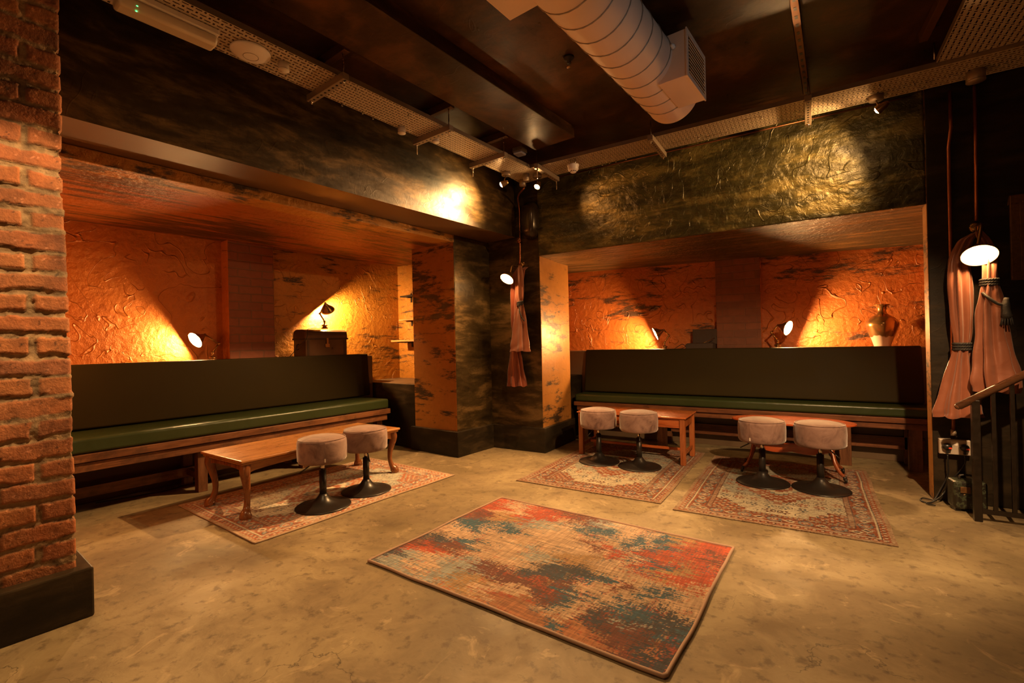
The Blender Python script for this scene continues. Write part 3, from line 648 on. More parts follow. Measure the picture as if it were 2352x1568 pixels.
def table_oval():
    r = thing('coffee_table', 'oval oxblood table on splayed legs with castors', 'table', (-.135, 4.632, .008))
    a, b = .455, .235
    prof = [(.97, .428), (1.0, .432), (1.0, .441), (.985, .445)]
    mb = MB(); n = 64; v = []; f = []
    for (s, z) in prof: v += [((a*s)*cos(2*pi*k/n), (b*s)*sin(2*pi*k/n), z) for k in range(n)]
    for i in range(3):
        for k in range(n): f.append((i*n+k, i*n+(k+1)%n, (i+1)*n+(k+1)%n, (i+1)*n+k))
    f += [tuple(range(n))[::-1], tuple(3*n+k for k in range(n))]; mb.add(v, f); mb.build('tabletop', M['oxblood_x'], r)
    poly = [(-.25, .428), (.25, .428), (.25, .10)]
    for k in range(33):
        s = .25 - .5*k/32; poly.append((s, .135 + .022*cos(abs(s)/.25*pi*2.0) - .012*cos(abs(s)/.25*pi*6)))
    poly.append((-.25, .10))
    for s in (-1, 1): MB().box(s*.27-.012, s*.27+.012, -.05, .05, .20, .428).build('end_panel', M['oxblood_z'], r, bevel=.004)
    poly = [(-.26, .245), (.26, .245)] + [(.26-.52*k/40, .185 - .022*abs(sin((k/40)*pi*2)) - .012*(1-abs(2*k/40-1))) for k in range(41)]
    MB().prism(poly, 'y', .02, .036).build('scalloped_stretcher', M['oxblood_x'], r)
    MB().tube([(-.28,-.02,.245),(.28,-.02,.245)], .007, 8).build('stretcher_rod', M['oxblood_x'], r)
    for s in (-1, 1):
        MB().lathe([(.0,0),(.018,.0),(.03,.02),(.022,.05),(.026,.08),(.022,.11)], 16, M=Matrix.Translation((s*.28, 0, .205))).build('pedestal', M['oxblood_z'], r)
        for q in (-1, 1):
            pts = curve_pts([(s*.275, q*.015, .25), (s*.285, q*.04, .20), (s*.30, q*.075, .13), (s*.325, q*.115, .075), (s*.355, q*.15, .045)], 5)
            leg = MB().tube(pts, [.020-.008*i/(len(pts)-1) for i in range(len(pts))], 10).build('leg', M['oxblood_z'], r)
            MB().lathe([(0,-.009),(.018,-.009),(.020,0),(.018,.009),(0,.009)], 16, M=Matrix.Translation((s*.365, q*.158, .021)) @ Matrix.Rotation(pi/2, 4, 'Y')).lathe([(.010,.02),(.013,.05)], 10, M=Matrix.Translation((s*.358, q*.152, 0))).build('castor', M['black_metal'], leg)
table_oval()

# ------------------------------------------------------------------ stools
def make_stool(label, loc, rz):
    r = thing('swivel_stool', label, 'stool', loc, rz, 'round velvet stools')
    R_ = .169
    prof = [(0,.325),(R_-.03,.325),(R_-.010,.329),(R_-.001,.343),(R_,.365),(R_+.002,.42),(R_,.470),(R_-.002,.480),(R_-.007,.487),(R_-.012,.491),(R_-.018,.4925),(R_-.024,.4965),(R_-.06,.5065),(R_-.12,.512),(0,.513)]
    o = MB().lathe(prof, 56).build('seat', M['velvet'], r)
    MB().tube([(R_*cos(k*2*pi/56)*.955, R_*sin(k*2*pi/56)*.955, .4935) for k in range(57)], .0022, 6).build('piping', M['velvet'], o)
    MB().box(-R_-.0035, -R_+.004, -.0035, .0035, .350, .374).build('care_tag', M['white_satin'], o)
    MB().box(-R_-.0030, -R_+.004, -.001, .001, .345, .486).build('seam', M['velvet'], o)
    MB().tube([(0,0,.255),(0,0,.327)], .0135, 16).build('gas_lift', M['chrome'], r)
    MB().tube([(0,0,.04),(0,0,.262)], .0245, 24).build('column', M['black_metal'], r)
    MB().tube([(0,0,.318),(.07,0,.315),(.10,0,.295),(.155,0,.262)], .0045, 8).build('height_lever', M['black_metal'], r)
    MB().lathe([(.192,0),(.192,.004),(.186,.009),(.15,.015),(.11,.023),(.075,.036),(.052,.055),(.036,.075),(.027,.09),(.0,.09)], 56).build('base', M['black_metal'], r)
    return r
def Lp(x, y, z=0): return tuple(ML @ Vector((x, y, z)))
s0 = make_stool('mauve velvet stool at the long oak table, the one with an uncovered care tag', Lp(-3.195, 1.862, .009), radians(150))
S = lambda x, y, rz: TR(x, y, .009, rz)
sp = Lp(-3.243, 2.262)
dup(s0, S(sp[0], sp[1], radians(-30)), 'mauve velvet stool nearest the curved end leg of the oak table, partly behind the other')
dup(s0, S(-1.712, 4.250, radians(-110)), 'mauve velvet stool before the mahogany table, beside the orange column')
dup(s0, S(-1.318, 4.238, radians(-70)), 'mauve velvet stool in the middle of the mahogany table front')
s4 = dup(s0, S(-.325, 4.215, radians(66)), 'taupe velvet stool before the oval table, the one showing a seam and tag')
s5 = dup(s0, S(.062, 4.222, radians(-40)), 'taupe velvet stool before the oval table, towards the power socket')
# give the levers the directions the photo shows
for o, a in ((s4, 118), (s0, 95)):
    for ch in o.children:
        if ch.name.startswith('height_lever'): ch.rotation_euler.z = radians(a)

# ------------------------------------------------------------------ pipe lamps
BULB = mat_emit('warm_bulb', (1, .62, .28), 1)
def bulb_mat(name, st, col=(1,.54,.20)): return mat_emit(name, col, st)
SHADE_IN = simple('pale_shade_lining', (.75,.62,.45), .5, 0, .05, 5)
def shade_mesh(Mx, parent, r0=.022, r1=.078, dep=.085, inner=True, mat=None):
    """open cone from the cap at the origin of Mx towards its +z"""
    po = [(0,-.018),(.014,-.018),(.016,-.004),(r0,.0),(r0+.004,.012),(r1*.55,dep*.40),(r1*.88,dep*.82),(r1,dep),(r1-.003,dep)]
    o = MB().lathe(po + [(r1*.88-.003,dep*.81),(r1*.55-.003,dep*.40),(r0,.014),(0,.006)], 32, M=Mx)
    nfull = len(o.f)
    for i in range(nfull):
        if i >= 32*8 and i < 32*12: o.mi[i] = 1
    return o.build('lamp_shade', [mat or M['brass'], SHADE_IN], parent)
def pipe_lamp(label, loc, F, side, power, aim, knee=None):
    """side: +1 arm leans toward local +x first then back; aim: direction of the shade"""
    r = thing('pipe_lamp', label, 'lamp', loc, 0, None, F)
    MB().lathe([(0,0),(.036,0),(.038,.006),(.036,.013),(.024,.017),(.022,.028),(.032,.030),(.032,.042),(.018,.047),(.012,.052)], 24).build('base', M['brass'], r)
    MB().tube([(0,0,.048),(0,0,.080)], .009, 12).lathe([(.0,.0),(.0135,.0),(.0135,.014),(0,.014)], 14, M=Matrix.Translation((0,0,.072))).build('riser', M['brass'], r)
    ax = side
    P0 = Vector((0,0,.085)); P1 = Vector(ax)*.055 + Vector((0,0,.170)); P2 = Vector(ax)*(-.0) + Vector((0,0,.245)) if knee is None else Vector(knee)
    arm = MB().tube([P0, P1], .0085, 12).tube([P1, P2], .0085, 12)
    arm.build('arm', M['brass'], r)
    for P in (P0, P1, P2): MB().lathe([(0,-.014),(.010,-.011),(.014,0),(.010,.011),(0,.014)], 14, M=Matrix.Translation(P)).build('elbow', M['brass'], r)
    a = Vector(aim).normalized(); Mx = Matrix.Translation(P2 + a*.022) @ a.to_track_quat('Z', 'Y').to_matrix().to_4x4()
    sh = shade_mesh(Mx, r)
    c = P2 + a*.078
    b = MB().lathe([(0,-.030),(.010,-.028),(.012,-.014),(.021,.0),(.024,.012),(.018,.026),(0,.033)], 16, M=Matrix.Translation(c) @ a.to_track_quat('Z', 'Y').to_matrix().to_4x4())
    b.build('bulb', bulb_mat('bulb_glow', power), r)
    return r
pipe_lamp('brass pipe lamp throwing light on the orange wall beside the brick strip', (-5.0, 1.815, 1.045), ML, (.10,1,0), 3600, (.22,-.84,-.46), knee=(-.0,-.06,.255))
pipe_lamp('brass pipe lamp with cone shade standing on the old metal trunk', (-4.965, 2.955, 1.368), ML, (0,-1,0), 6500, (-.42,.52,-.66), knee=(-.01,.02,.292))
pipe_lamp('pipe lamp beside the open dark case on the ledge, shade turned away', (-1.435, 5.68, 1.035), MW, (1,-.1,0), 6500, (-.76,-.30,-.36), knee=(-.005,-.0,.235))
pipe_lamp('pipe lamp on the ledge between brick pillar and gilt vase', (-.268, 5.68, 1.035), MW, (-1,0,0), 5600, (.72,-.34,-.26), knee=(.01,-.01,.245))

# ------------------------------------------------------------------ trunk, vase, open case, shelves
def trunk():
    r = thing('metal_trunk', 'old brown metal trunk on the ledge carrying a pipe lamp', 'trunk', (-4.965, 2.905, 1.045), 0, None, ML)
    w, l = .125, .25
    MB().box(-w, w, -l, l, 0, .205).build('body', M['trunk'], r, bevel=.006)
    pr = [(-w-.006,.200),(w+.006,.200),(w+.006,.245),(w-.006,.285),(w-.04,.305),(w-.07,.312),(-w+.07,.312),(-w+.04,.305),(-w+.006,.285),(-w-.006,.245)]
    MB().prism(pr, 'y', -l-.006, l+.006).build('lid', M['trunk'], r, bevel=.008, seg=3)
    MB().box(-w-.012, w+.012, -l-.012, l+.012, .196, .214).build('rim_band', M['trunk_dark'], r, bevel=.003)
    MB().box(w+.004, w+.014, -.025, .025, .11, .15).box(w+.010, w+.017, -.010, .010, .14, .215).build('hasp', M['brass'], r, bevel=.002)
    MB().tube(curve_pts([(0,-l-.004,.10),(.0,-l-.030,.09),(0,-l-.030,.14),(0,-l-.004,.15)], 4), .005, 8).build('handle', M['iron'], r)
    for yy in (-l+.03, l-.03): MB().box(w, w+.003, yy-.012, yy+.012, 0, .19).build('corner_strap', M['trunk_dark'], r)
M['trunk'] = simple('scuffed_brown_tin', (.10,.055,.028), .32, .4, .5, 9, .1)
M['trunk_dark'] = simple('dark_tin', (.05,.030,.018), .35, .4, .3, 9)
trunk()
r = thing('vase', 'tall gilt and cream urn vase on the ledge above the green bench', 'vase', (.605, 5.70, 1.035))
MB().lathe([(0,0),(.062,0),(.066,.01),(.070,.03),(.088,.09),(.112,.15),(.128,.20),(.131,.225),(.122,.255),(.095,.285),(.060,.308),(.040,.325),(.034,.345),(.036,.375),(.048,.395),(.064,.405),(.066,.410),(.056,.408),(.034,.385),(.030,.35),(.0,.345)], 48).build('vessel', M['vase'], r)
def open_case():
    r = thing('open_case', 'dark case with lid raised beside the brown brick pillar', 'case', (-1.02, 5.70, 1.035))
    MB().box(-.16, .13, -.10, .12, 0, .068).build('tray', M['foam'], r, bevel=.006)
    MB().box(-.145, .115, -.085, .105, .068, .074).build('lining', M['trunk_dark'], r)
    MB().box(-.125, .14, .10, .125, .07, .245, M=Matrix.Translation((0,.0,0)) @ Matrix.Rotation(radians(-6), 4, 'X')).build('lid', M['foam'], r, bevel=.005)
    MB().tube([(.03,-.08,.075),(.125,.06,.125)], .004, 8).build('lid_stay', M['brass'], r)
open_case()
for i, (z, d, th, x0, lab) in enumerate([(1.795, .10, .018, -4.99, 'dark top shelf in the ochre alcove corner'), (1.482, .12, .020, -5.0, 'pale middle shelf in the ochre alcove corner holding the oil can'), (1.205, .27, .022, -4.98, 'deep lowest shelf in the ochre alcove corner, just above the black counter')]):
    r = thing('wall_shelf', lab, 'shelf', (-4.45, 4.16, z), 0, 'shelves in the left alcove corner', ML)
    MB().box(x0+4.45, .34, -d, -.002, 0, th).build('board', M['iron'] if i == 0 else M['shelf'], r, bevel=.003)
    for xb in (-.42, .2):
        MB().box(xb-.012, xb+.012, -d+.02, -.002, -.012, 0).box(xb-.012, xb+.012, -.012, -.002, -.07, .05 if i == 0 else 0).build('bracket', M['iron'], r)
r = thing('oil_can', 'small brass oil can with pointed spout on the middle shelf', 'oil can', (-4.62, 4.10, 1.502), 0, None, ML)
MB().lathe([(0,0),(.042,0),(.045,.008),(.043,.030),(.030,.055),(.012,.068),(0,.07)], 24).build('body', M['brass'], r)
MB().tube(curve_pts([(-.03,0,.035),(-.07,-.004,.06),(-.125,-.008,.075)], 4), [.010]*4+[.007]*3+[.003]*2, 8).build('spout', M['brass'], r)
MB().tube(curve_pts([(.01,0,.066),(.05,0,.075),(.062,0,.045),(.042,0,.02)], 4), .004, 8).build('handle', M['brass'], r)

def cable(name, label, pts, F=MW, rad=.0035, mat=None):
    return tag(MB().tube(curve_pts(pts, 8), rad, 8).build(name, mat or M['rubber'], M=F), label, 'cable')
cable('lamp_cable', 'thin black flex draped over the trunk and looping behind it', [(-5.0,2.95,1.375),(-4.97,2.87,1.372),(-4.88,2.73,1.366),(-4.82,2.668,1.34),(-4.82,2.655,1.25),(-4.90,2.60,1.17),(-4.93,2.56,1.10),(-4.95,2.50,1.052),(-5.0,2.35,1.051)], ML)
cable('lamp_cable', 'black flex standing in a loop next to the open dark case', [(-1.40,5.66,1.04),(-1.33,5.64,1.040),(-1.27,5.64,1.075),(-1.225,5.64,1.098),(-1.19,5.64,1.075),(-1.23,5.64,1.050),(-1.30,5.64,1.040)])
cable('bench_cable', 'loose dark cable trailing on the floor underneath the left bench', [(-4.75,.9,.006),(-4.70,1.15,.006),(-4.66,1.35,.006),(-4.72,1.55,.008),(-4.60,1.8,.006)], ML, .003)

# ------------------------------------------------------------------ overhead services
def tray(name, label, F, x0, x1, y0, y1, z, along, openends=''):
    r = thing(name, label, 'cable tray', ((x0+x1)/2, (y0+y1)/2, z), 0, 'perforated cable trays under the ceiling', F)
    a, b = (x1-x0)/2, (y1-y0)/2
    o = MB().add([(-a,-b,0),(a,-b,0),(a,b,0),(-a,b,0)], [(0,1,2,3)]).build('perforated_deck', M['perf_y' if along == 'y' else 'perf_x'], r)
    mb = MB()
    if along == 'y':
        for s in (-1, 1): mb.box(s*a-.001, s*a+.001, -b, b, 0, .03).box(s*(a-.006)-.006, s*(a-.006)+.006, -b, b, .03, .032)
    else:
        for s in (-1, 1): mb.box(-a, a, s*b-.001, s*b+.001, 0, .03).box(-a, a, s*(b-.006)-.006, s*(b-.006)+.006, .03, .032)
    mb.build('side_flange', M['galv'], r)
    return r
tray('cable_tray', 'perforated steel cable tray above the left wall header, holding the white disc', ML, -2.74, -2.465, -.6, 3.83, 2.75, 'y')
tray('cable_tray', 'perforated steel cable tray running above the rough gold header wall', MW, -2.40, 1.6, 3.755, 4.055, 2.752, 'x')
tray('cable_tray', 'wide perforated steel tray joining above the copper wall pipes', MW, .685, 1.35, -.4, 3.75, 2.775, 'y')

def support(label, F, x, y, z, along, half, drop=.10, rise=.12, head=.0):
    r = thing('tray_support', label, 'bracket', (x, y, z), 0, 'slotted channel brackets under the cable trays', F)
    w = .0205; h = half
    if along == 'x': MB().box(-h, h, -w, w, 0, .040).build('channel', M['strut_holes'], r, bevel=.002)
    else: MB().box(-w, w, -h, h, 0, .040).build('channel', M['strut_holes_y'], r, bevel=.002)
    e = h-.025
    for s in (-1, 1):
        p = (s*e, 0) if along == 'x' else (0, s*e)
        MB().tube([(p[0], p[1], -drop*(.45 if s > 0 and along == 'x' else 1)), (p[0], p[1], 2.872-z)], .004, 8).build('threaded_rod', M['chrome'], r)
        MB().lathe([(.0,-.008),(.009,-.008),(.009,0),(0,0)], 6, M=Matrix.Translation((p[0], p[1], 0))).build('nut', M['chrome'], r)
    return r
for (y, lab) in ((1.60, 'slotted steel bracket below the left tray, nearest the white disc'), (2.46, 'slotted steel bracket below the left tray, between two round conduit boxes'), (3.10, 'slotted steel bracket below the left tray, nearest the room corner')):
    support(lab, ML, -2.605, y, 2.708, 'x', .20, .02 if y < 2 else .075)
for (x, lab) in ((-2.02, 'slotted steel bracket under the right tray beside the corner spotlight'), (-1.005, 'slotted steel bracket under the right tray below the end of the duct'), (.035, 'slotted steel bracket under the right tray, at the end of the ceiling channel')):
    support(lab, MW, x, 3.905, 2.710, 'y', .215, .085 if x < -1.5 else .02)

# short ceiling channels the rods hang from
for (y, lab) in ((1.60, 'short dark channel on the ceiling above the first left tray bracket'), (2.46, 'short dark channel on the ceiling above the middle left tray bracket'), (3.10, 'short dark channel on the ceiling above the last left tray bracket')):
    tag(MB().box(-.24, .21, -.02, .02, 0, .055).build('ceiling_channel', M['strut_dark'], M=ML @ TR(-2.60, y, 2.872), bevel=.002), lab, 'channel', 'dark ceiling channels')
# long channel on the ceiling
r = thing('ceiling_channel', 'long rusty slotted channel on the ceiling running to the right tray', 'channel', (-.015, 3.0, 2.872), radians(-2.7))
MB().box(-.0205, .0205, -3.0, 1.06, .0, .003).box(-.0205, -.0175, -3.0, 1.06, 0, .04).box(.0175, .0205, -3.0, 1.06, 0, .04).build('channel', M['strut_dark'], r)
mb = MB()
for k in range(40): mb.box(-.007, .007, -2.2+k*.08, -2.2+k*.08+.028, -.0012, 0)
mb.build('slots', M['black_plastic'], r)
r = thing('ceiling_channel', 'short rusty channel on the ceiling beside the wide tray', 'channel', (.625, 3.40, 2.872), radians(3))
MB().box(-.0205, .0205, -1.4, .25, .0, .055).build('channel', M['strut_dark'], r, bevel=.002)
tag(MB().tube([(0,0,0),(0,0,.10)], .004, 8).build('threaded_rod', M['chrome'], M=TR(.668, 3.70, 2.775)), 'thin steel rod hanging beside the wide perforated tray', 'rod')

# conduits along the ceiling
for k, (dx, rr, lab) in enumerate(((-.02, .011, 'copper coloured conduit along the ceiling, the thicker of the close pair'), (.016, .009, 'thin dark conduit along the ceiling, hugging the copper one'))):
    tag(MB().tube([(0,-2.6,0),(0,2.55,0)], rr, 10).build('conduit_pipe', M['copper'] if k == 0 else M['copper_dark'], M=ML @ TR(-2.385+dx, 1.0, 2.915)), lab, 'pipe', 'ceiling conduits')
tag(MB().tube([(0,0,0),(2.75,0,0)], .007, 8).build('conduit_pipe', M['copper_dark'], M=TR(-2.1, 4.322, 2.832)), 'thin copper pipe fixed along the top of the gold header wall', 'pipe')

# ventilation duct with spiral seam
def duct():
    r = thing('ventilation_duct', 'large pale spiral ventilation duct hanging below the ceiling', 'duct', (-.998, 3.02, 2.709), 0, None, ML)
    R_ = .16; mb = MB(); n = 48
    ring = lambda y, rr: [(rr*cos(2*pi*k/n), y, rr*sin(2*pi*k/n)) for k in range(n)]
    prof = [(-4.2, R_), (0, R_), (.012, R_+.003), (.028, R_+.001), (.036, R_-.012), (.046, R_*.6), (.05, .001)]
    v = []; f = []
    for y, rr in prof: v += ring(y, rr)
    for i in range(len(prof)-1):
        for k in range(n): f.append((i*n+k, (i+1)*n+k, (i+1)*n+(k+1)%n, i*n+(k+1)%n))
    mb.add(v, f, 0, True); smooth_by_angle(mb.build('pipe_body', M['duct'], r), 50)
    pitch = .128; pts = []; turns = 28
    for k in range(turns*24): a = -2*pi*k/24; pts.append(((R_+.001)*cos(a), -.10-pitch*k/24, (R_+.001)*sin(a)))
    MB().tube(pts, .0036, 8).build('spiral_seam', M['strut'], r)
    def plenum(x0, x1, y0, y1, z0, z1, grille):
        b = MB().box(x0, x1, y0, y1, z0, z1).build('outlet_box', M['duct'], r, bevel=.003)
        if grille:
            g = MB(); w = .022
            g.box(x1, x1+.007, y0-.004, y1+.004, z0-.004, z0+w).box(x1, x1+.007, y0-.004, y1+.004, z1-w, z1+.004).box(x1, x1+.007, y0-.004, y0+w, z0+w, z1-w).box(x1, x1+.007, y1-w, y1+.004, z0+w, z1-w)
            gf = g.build('grille', M['duct'], r)
            MB().box(x1-.001, x1+.001, y0+w, y1-w, z0+w, z1-w).build('opening', M['black_plastic'], gf)
            s = MB(); k = 11
            for i in range(k):
                z = z0+w + (z1-z0-2*w)*(i+.5)/k
                s.box(-.0085, .0085, y0+w, y1-w, -.001, .001, M=Matrix.Translation((x1+.004, 0, z)) @ Matrix.Rotation(radians(35), 4, 'Y'))
            s.build('louvres', M['duct'], gf)
    plenum(.08, .232, -.455, -.115, -.15, .10, True)
    plenum(-.27, -.06, -1.75, -1.335, -.108, .08, False)
    MB().lathe([(0,0),(.012,0),(.014,.012),(.008,.03),(0,.03)], 12, M=Matrix.Translation((.168, -.46, .02)) @ Matrix.Rotation(pi/2, 4, 'X')).build('sensor', M['white_plastic'], r)
duct()

# emergency light, access point, round boxes, detectors
def emergency():
    r = thing('emergency_light', 'long cream emergency light with two green lamps under the left tray', 'light fitting', (-2.612, .79, 2.748), 0, None, ML)
    MB().box(-.060, .060, -.20, .20, -.030, 0).build('housing', M['white_plastic'], r, bevel=.006, seg=3)
    pr = [(-.052,-.030),(-.050,-.055),(-.036,-.076),(.036,-.076),(.050,-.055),(.052,-.030)]
    o = MB().prism(pr, 'y', -.196, .196).build('diffuser', M['diffuser'], r, bevel=.012, seg=3); smooth_by_angle(o)
    for dx in (-.012, .022): MB().lathe([(0,-.002),(.004,0),(0,.003)], 10, M=Matrix.Translation((.048 if dx > 0 else .036, -.130, -.058 if dx > 0 else -.076))).build('indicator', M['green_led'], r)
emergency()
r = thing('access_point', 'flat white disc access point under the left cable tray', 'access point', (-2.615, 1.163, 2.745), 0, None, ML)
MB().lathe([(0,-.026),(.035,-.026),(.070,-.020),(.094,-.008),(.098,.0),(.094,.004),(0,.004)], 48).build('shell', M['white_satin'], r)
MB().tube([(.036*cos(k*pi/24), .036*sin(k*pi/24), -.0262) for k in range(49)], .0012, 6).build('light_ring', M['galv'], r)
def rbox(label, F, x, y, z=2.749, r_=.028, h=.040, mat='white_plastic'):
    r = thing('round_conduit_box', label, 'junction box', (x, y, z), 0, 'round conduit boxes under the trays', F)
    MB().lathe([(0,-h),(r_-.003,-h),(r_,-h+.004),(r_,0),(0,0)], 24).build('body', M[mat], r)
    MB().lathe([(0,-h-.004),(r_+.001,-h-.003),(r_+.001,-h+.003),(0,-h+.003)], 24).build('lid', M[mat], r)
    return r
rbox('cream round conduit box next to the white disc', ML, -2.585, 1.325)
rbox('cream round conduit box before the middle tray bracket', ML, -2.71, 2.255)
rbox('cream round conduit box just past the middle tray bracket', ML, -2.635, 2.52)
rbox('cream round conduit box beside the bright corner spotlight', MW, -2.22, 3.86, 2.75, .03, .06, 'strut')
rbox('cream round conduit box above the speaker on the corner column', MW, -2.335, 3.985, 2.75, .032, .055, 'strut')
rbox('dark round conduit box above the copper wall pipes', MW, .90, 3.95, 2.75, .045, .06, 'strut')
r = thing('smoke_detector', 'white smoke detector on two screws under the right tray', 'detector', (-1.705, 3.79, 2.75))
for s in (-1, 1): MB().tube([(s*.022,0,0),(s*.022,0,-.05)], .005, 8).build('mounting_screw', M['chrome'], r)
MB().lathe([(0,-.05),(.050,-.05),(.052,-.054),(.050,-.062),(.047,-.066),(.046,-.088),(.042,-.098),(.030,-.104),(.026,-.113),(.018,-.119),(0,-.120)], 32).build('head', M['white_satin'], r)
mb = MB()
for k in range(10):
    a = 2*pi*k/10; mb.box(-.0035, .0035, .0275, .0305, -.112, -.103, M=Matrix.Rotation(a, 4, 'Z'))
mb.build('vents', M['black_plastic'], r)
r = thing('ceiling_sensor', 'small square white sensor on the dark ceiling near the corner', 'sensor', (-2.19, 3.70, 2.89))
MB().box(-.05, .05, -.05, .05, 0, .04).build('base_box', M['strut'], r, bevel=.004)
MB().box(-.045, .045, -.045, .045, -.02, 0).build('cover', M['white_satin'], r, bevel=.010, seg=3)
r = thing('sprinkler_head', 'dark sprinkler head on the ceiling beside the duct', 'sprinkler', (-1.225, 2.695, 2.93), 0)
MB().lathe([(0,0),(.034,0),(.030,-.012),(.012,-.020),(.012,-.038),(0,-.038)], 20).build('escutcheon', M['iron'], r)
MB().tube([(.012,0,-.03),(.016,0,-.045),(.004,0,-.062)], .002, 6).tube([(-.012,0,-.03),(-.016,0,-.045),(-.004,0,-.062)], .002, 6).lathe([(0,-.062),(.015,-.062),(.015,-.0635),(0,-.0635)], 12).build('deflector', M['brass'], r)
# little screws poking through the trays
def screws(F, pts, lab):
    for (x, y, z) in pts:
        tag(MB().lathe([(0,0),(.0035,0),(.0035,-.014),(.009,-.018),(0,-.020)], 8).build('wing_nut', M['chrome'], M=F @ TR(x, y, z)), lab, 'fixing', 'wing nuts below the trays')
screws(ML, [(-2.73,1.78,2.749),(-2.72,1.93,2.749),(-2.73,2.02,2.749),(-2.50,1.73,2.749),(-2.51,2.15,2.749)], 'tiny steel wing nut under the left cable tray')
screws(MW, [(-1.53,4.03,2.751),(-1.46,4.03,2.751),(-1.40,4.03,2.751),(-1.31,4.03,2.751),(-1.52,3.80,2.751),(-1.45,3.80,2.751),(-.70,3.95,2.751),(-.50,3.98,2.751),(-.25,3.85,2.751),(.42,3.80,2.751),(.60,3.88,2.751)], 'tiny steel wing nut under the right cable tray')

# ------------------------------------------------------------------ spotlights
def spot_fitting(label, base, head, target, power, cone, blend, col, glow, rad=.02, zt=2.75):
    r = thing('spotlight', label, 'spotlight', (head[0], head[1], head[2]), 0, 'small spotlights under the trays')
    d = (Vector(target)-Vector(head)).normalized(); Q = d.to_track_quat('Z', 'Y').to_matrix().to_4x4()
    MB().lathe([(0,-.032),(.040,-.032),(.042,-.026),(.042,0),(0,0)], 24, M=Matrix.Translation(Vector(base)-Vector(head))).build('ceiling_rose', M['strut'], r)
    top = Vector(base)-Vector(head)+Vector((0,0,-.03)); MB().tube([top, top*.5+Vector((.0,0,-.0)), -d*.03], .005, 8).build('stem', M['brass'], r)
    hd = MB().lathe([(0,-.060),(.012,-.058),(.020,-.044),(.026,-.010),(.030,.004),(.030,.010),(.027,.010),(.025,-.002),(0,-.004)], 24, M=Q).build('head', M['brass'], r)
    MB().lathe([(.0,-.002),(.023,-.002),(.024,.004),(.020,.014),(.010,.020),(0,.021)], 20, M=Q).build('lens', bulb_mat('spot_lens', glow), hd)
    ld = bpy.data.lights.new('spot_lamp', 'SPOT'); ld.energy = power; ld.color = col; ld.spot_size = radians(cone); ld.spot_blend = blend; ld.shadow_soft_size = rad
    lo = bpy.data.objects.new('spot_beam', ld); COL.objects.link(lo); lo.parent = r
    lo.matrix_local = Matrix.Translation(d*.024) @ (-d).to_track_quat('Z', 'Y').to_matrix().to_4x4()
    return r
hotL = Lp(-3.03, 3.20, 2.48)
spot_fitting('small spotlight in the room corner shining on the left header', (-2.35, 3.71, 2.75), (-2.365, 3.665, 2.628), (hotL[0], hotL[1]+.0, hotL[2]), 135, 115, .9, (1,.64,.25), 300)
spot_fitting('bright corner spotlight facing out into the room', (-2.14, 3.93, 2.75), (-2.125, 3.90, 2.625), (-2.5, 1.8, .0), 600, 110, .4, (1,.54,.21), 400)
spot_fitting('small spotlight under the right tray shining on the rough gold wall', (.42, 3.97, 2.75), (.425, 3.90, 2.632), (-.55, 4.33, 2.15), 95, 125, .7, (1,.54,.20), 200)

glow_light = bpy.data.lights.new('added_wall_glow', 'SPOT'); glow_light.energy = 16; glow_light.color = (1,.42,.12); glow_light.spot_size = radians(75); glow_light.spot_blend = 1; glow_light.shadow_soft_size = .02  # added unseen spot for the orange glow on the right header
spo = bpy.data.objects.new('added_wall_glow', glow_light); COL.objects.link(spo); spo.location = (-2.0, 3.95, 2.66); spo.rotation_euler = (Vector((-2.0,3.95,2.66))-Vector((-1.50,4.33,2.46))).to_track_quat('Z','Y').to_euler()

# ------------------------------------------------------------------ wall lights, pipes, curtains
def cloth(name, mat, parent, stations, nf=7, amp=.16, n=84, m=60, seed=1, closed_top=True):
    """hanging gathered cloth: (x,y,z,half width x,half width y) stations from top to bottom"""
    st = np.array(stations); tt = np.linspace(0, len(st)-1, m); ix = np.arange(len(st))
    from_ = [np.interp(tt, ix, st[:, j]) for j in range(5)]
    def sm(a): 
        b = a.copy()
        for _ in range(2): b[1:-1] = (b[:-2]+2*b[1:-1]+b[2:])/4
        return b
    X, Y, Z, A, B = [sm(a) for a in from_]; v = []; f = []
    rnd = random.Random(seed); ph = [rnd.random()*6.28 for _ in range(6)]
    for i in range(m):
        s = i/(m-1)
        for k in range(n):
            a = 2*pi*k/n
            q = 1 + amp*sin(nf*a + ph[0] + 1.2*sin(s*3+ph[1])) + amp*.5*sin((nf*2-3)*a + ph[2] + 2*s) + .05*sin(s*40+3*a+ph[3])*amp*3
            v.append((X[i]+A[i]*q*cos(a), Y[i]+B[i]*q*sin(a), Z[i] + .006*sin(5*a+ph[4])*(s > .97)))
    for i in range(m-1):
        for k in range(n): f.append((i*n+k, (i+1)*n+k, (i+1)*n+(k+1)%n, i*n+(k+1)%n))
    f.append(tuple(range(n)))
    o = MB().add(v, f, 0, True).build(name, mat, parent); return o
def rope_rings(parent, c, rx, ry, n=2, dz=.018, r_=.008, tilt=0, name='tie_rope'):
    mb = MB()
    for i in range(n):
        pts = [(c[0]+rx*cos(k*pi/20), c[1]+ry*sin(k*pi/20), c[2]-i*dz+tilt*cos(k*pi/20)) for k in range(41)]
        tw = []
        for s in (0, 1, 2):                         # three twisted strands
            tp = [(p[0]+.45*r_*cos(k*1.1+s*2.1)*cos(k*pi/20), p[1]+.45*r_*cos(k*1.1+s*2.1)*sin(k*pi/20), p[2]+.45*r_*sin(k*1.1+s*2.1)) for k, p in enumerate(pts)]
            mb.tube(tp, r_*.62, 6)
    return mb.build(name, M['rope'], parent)

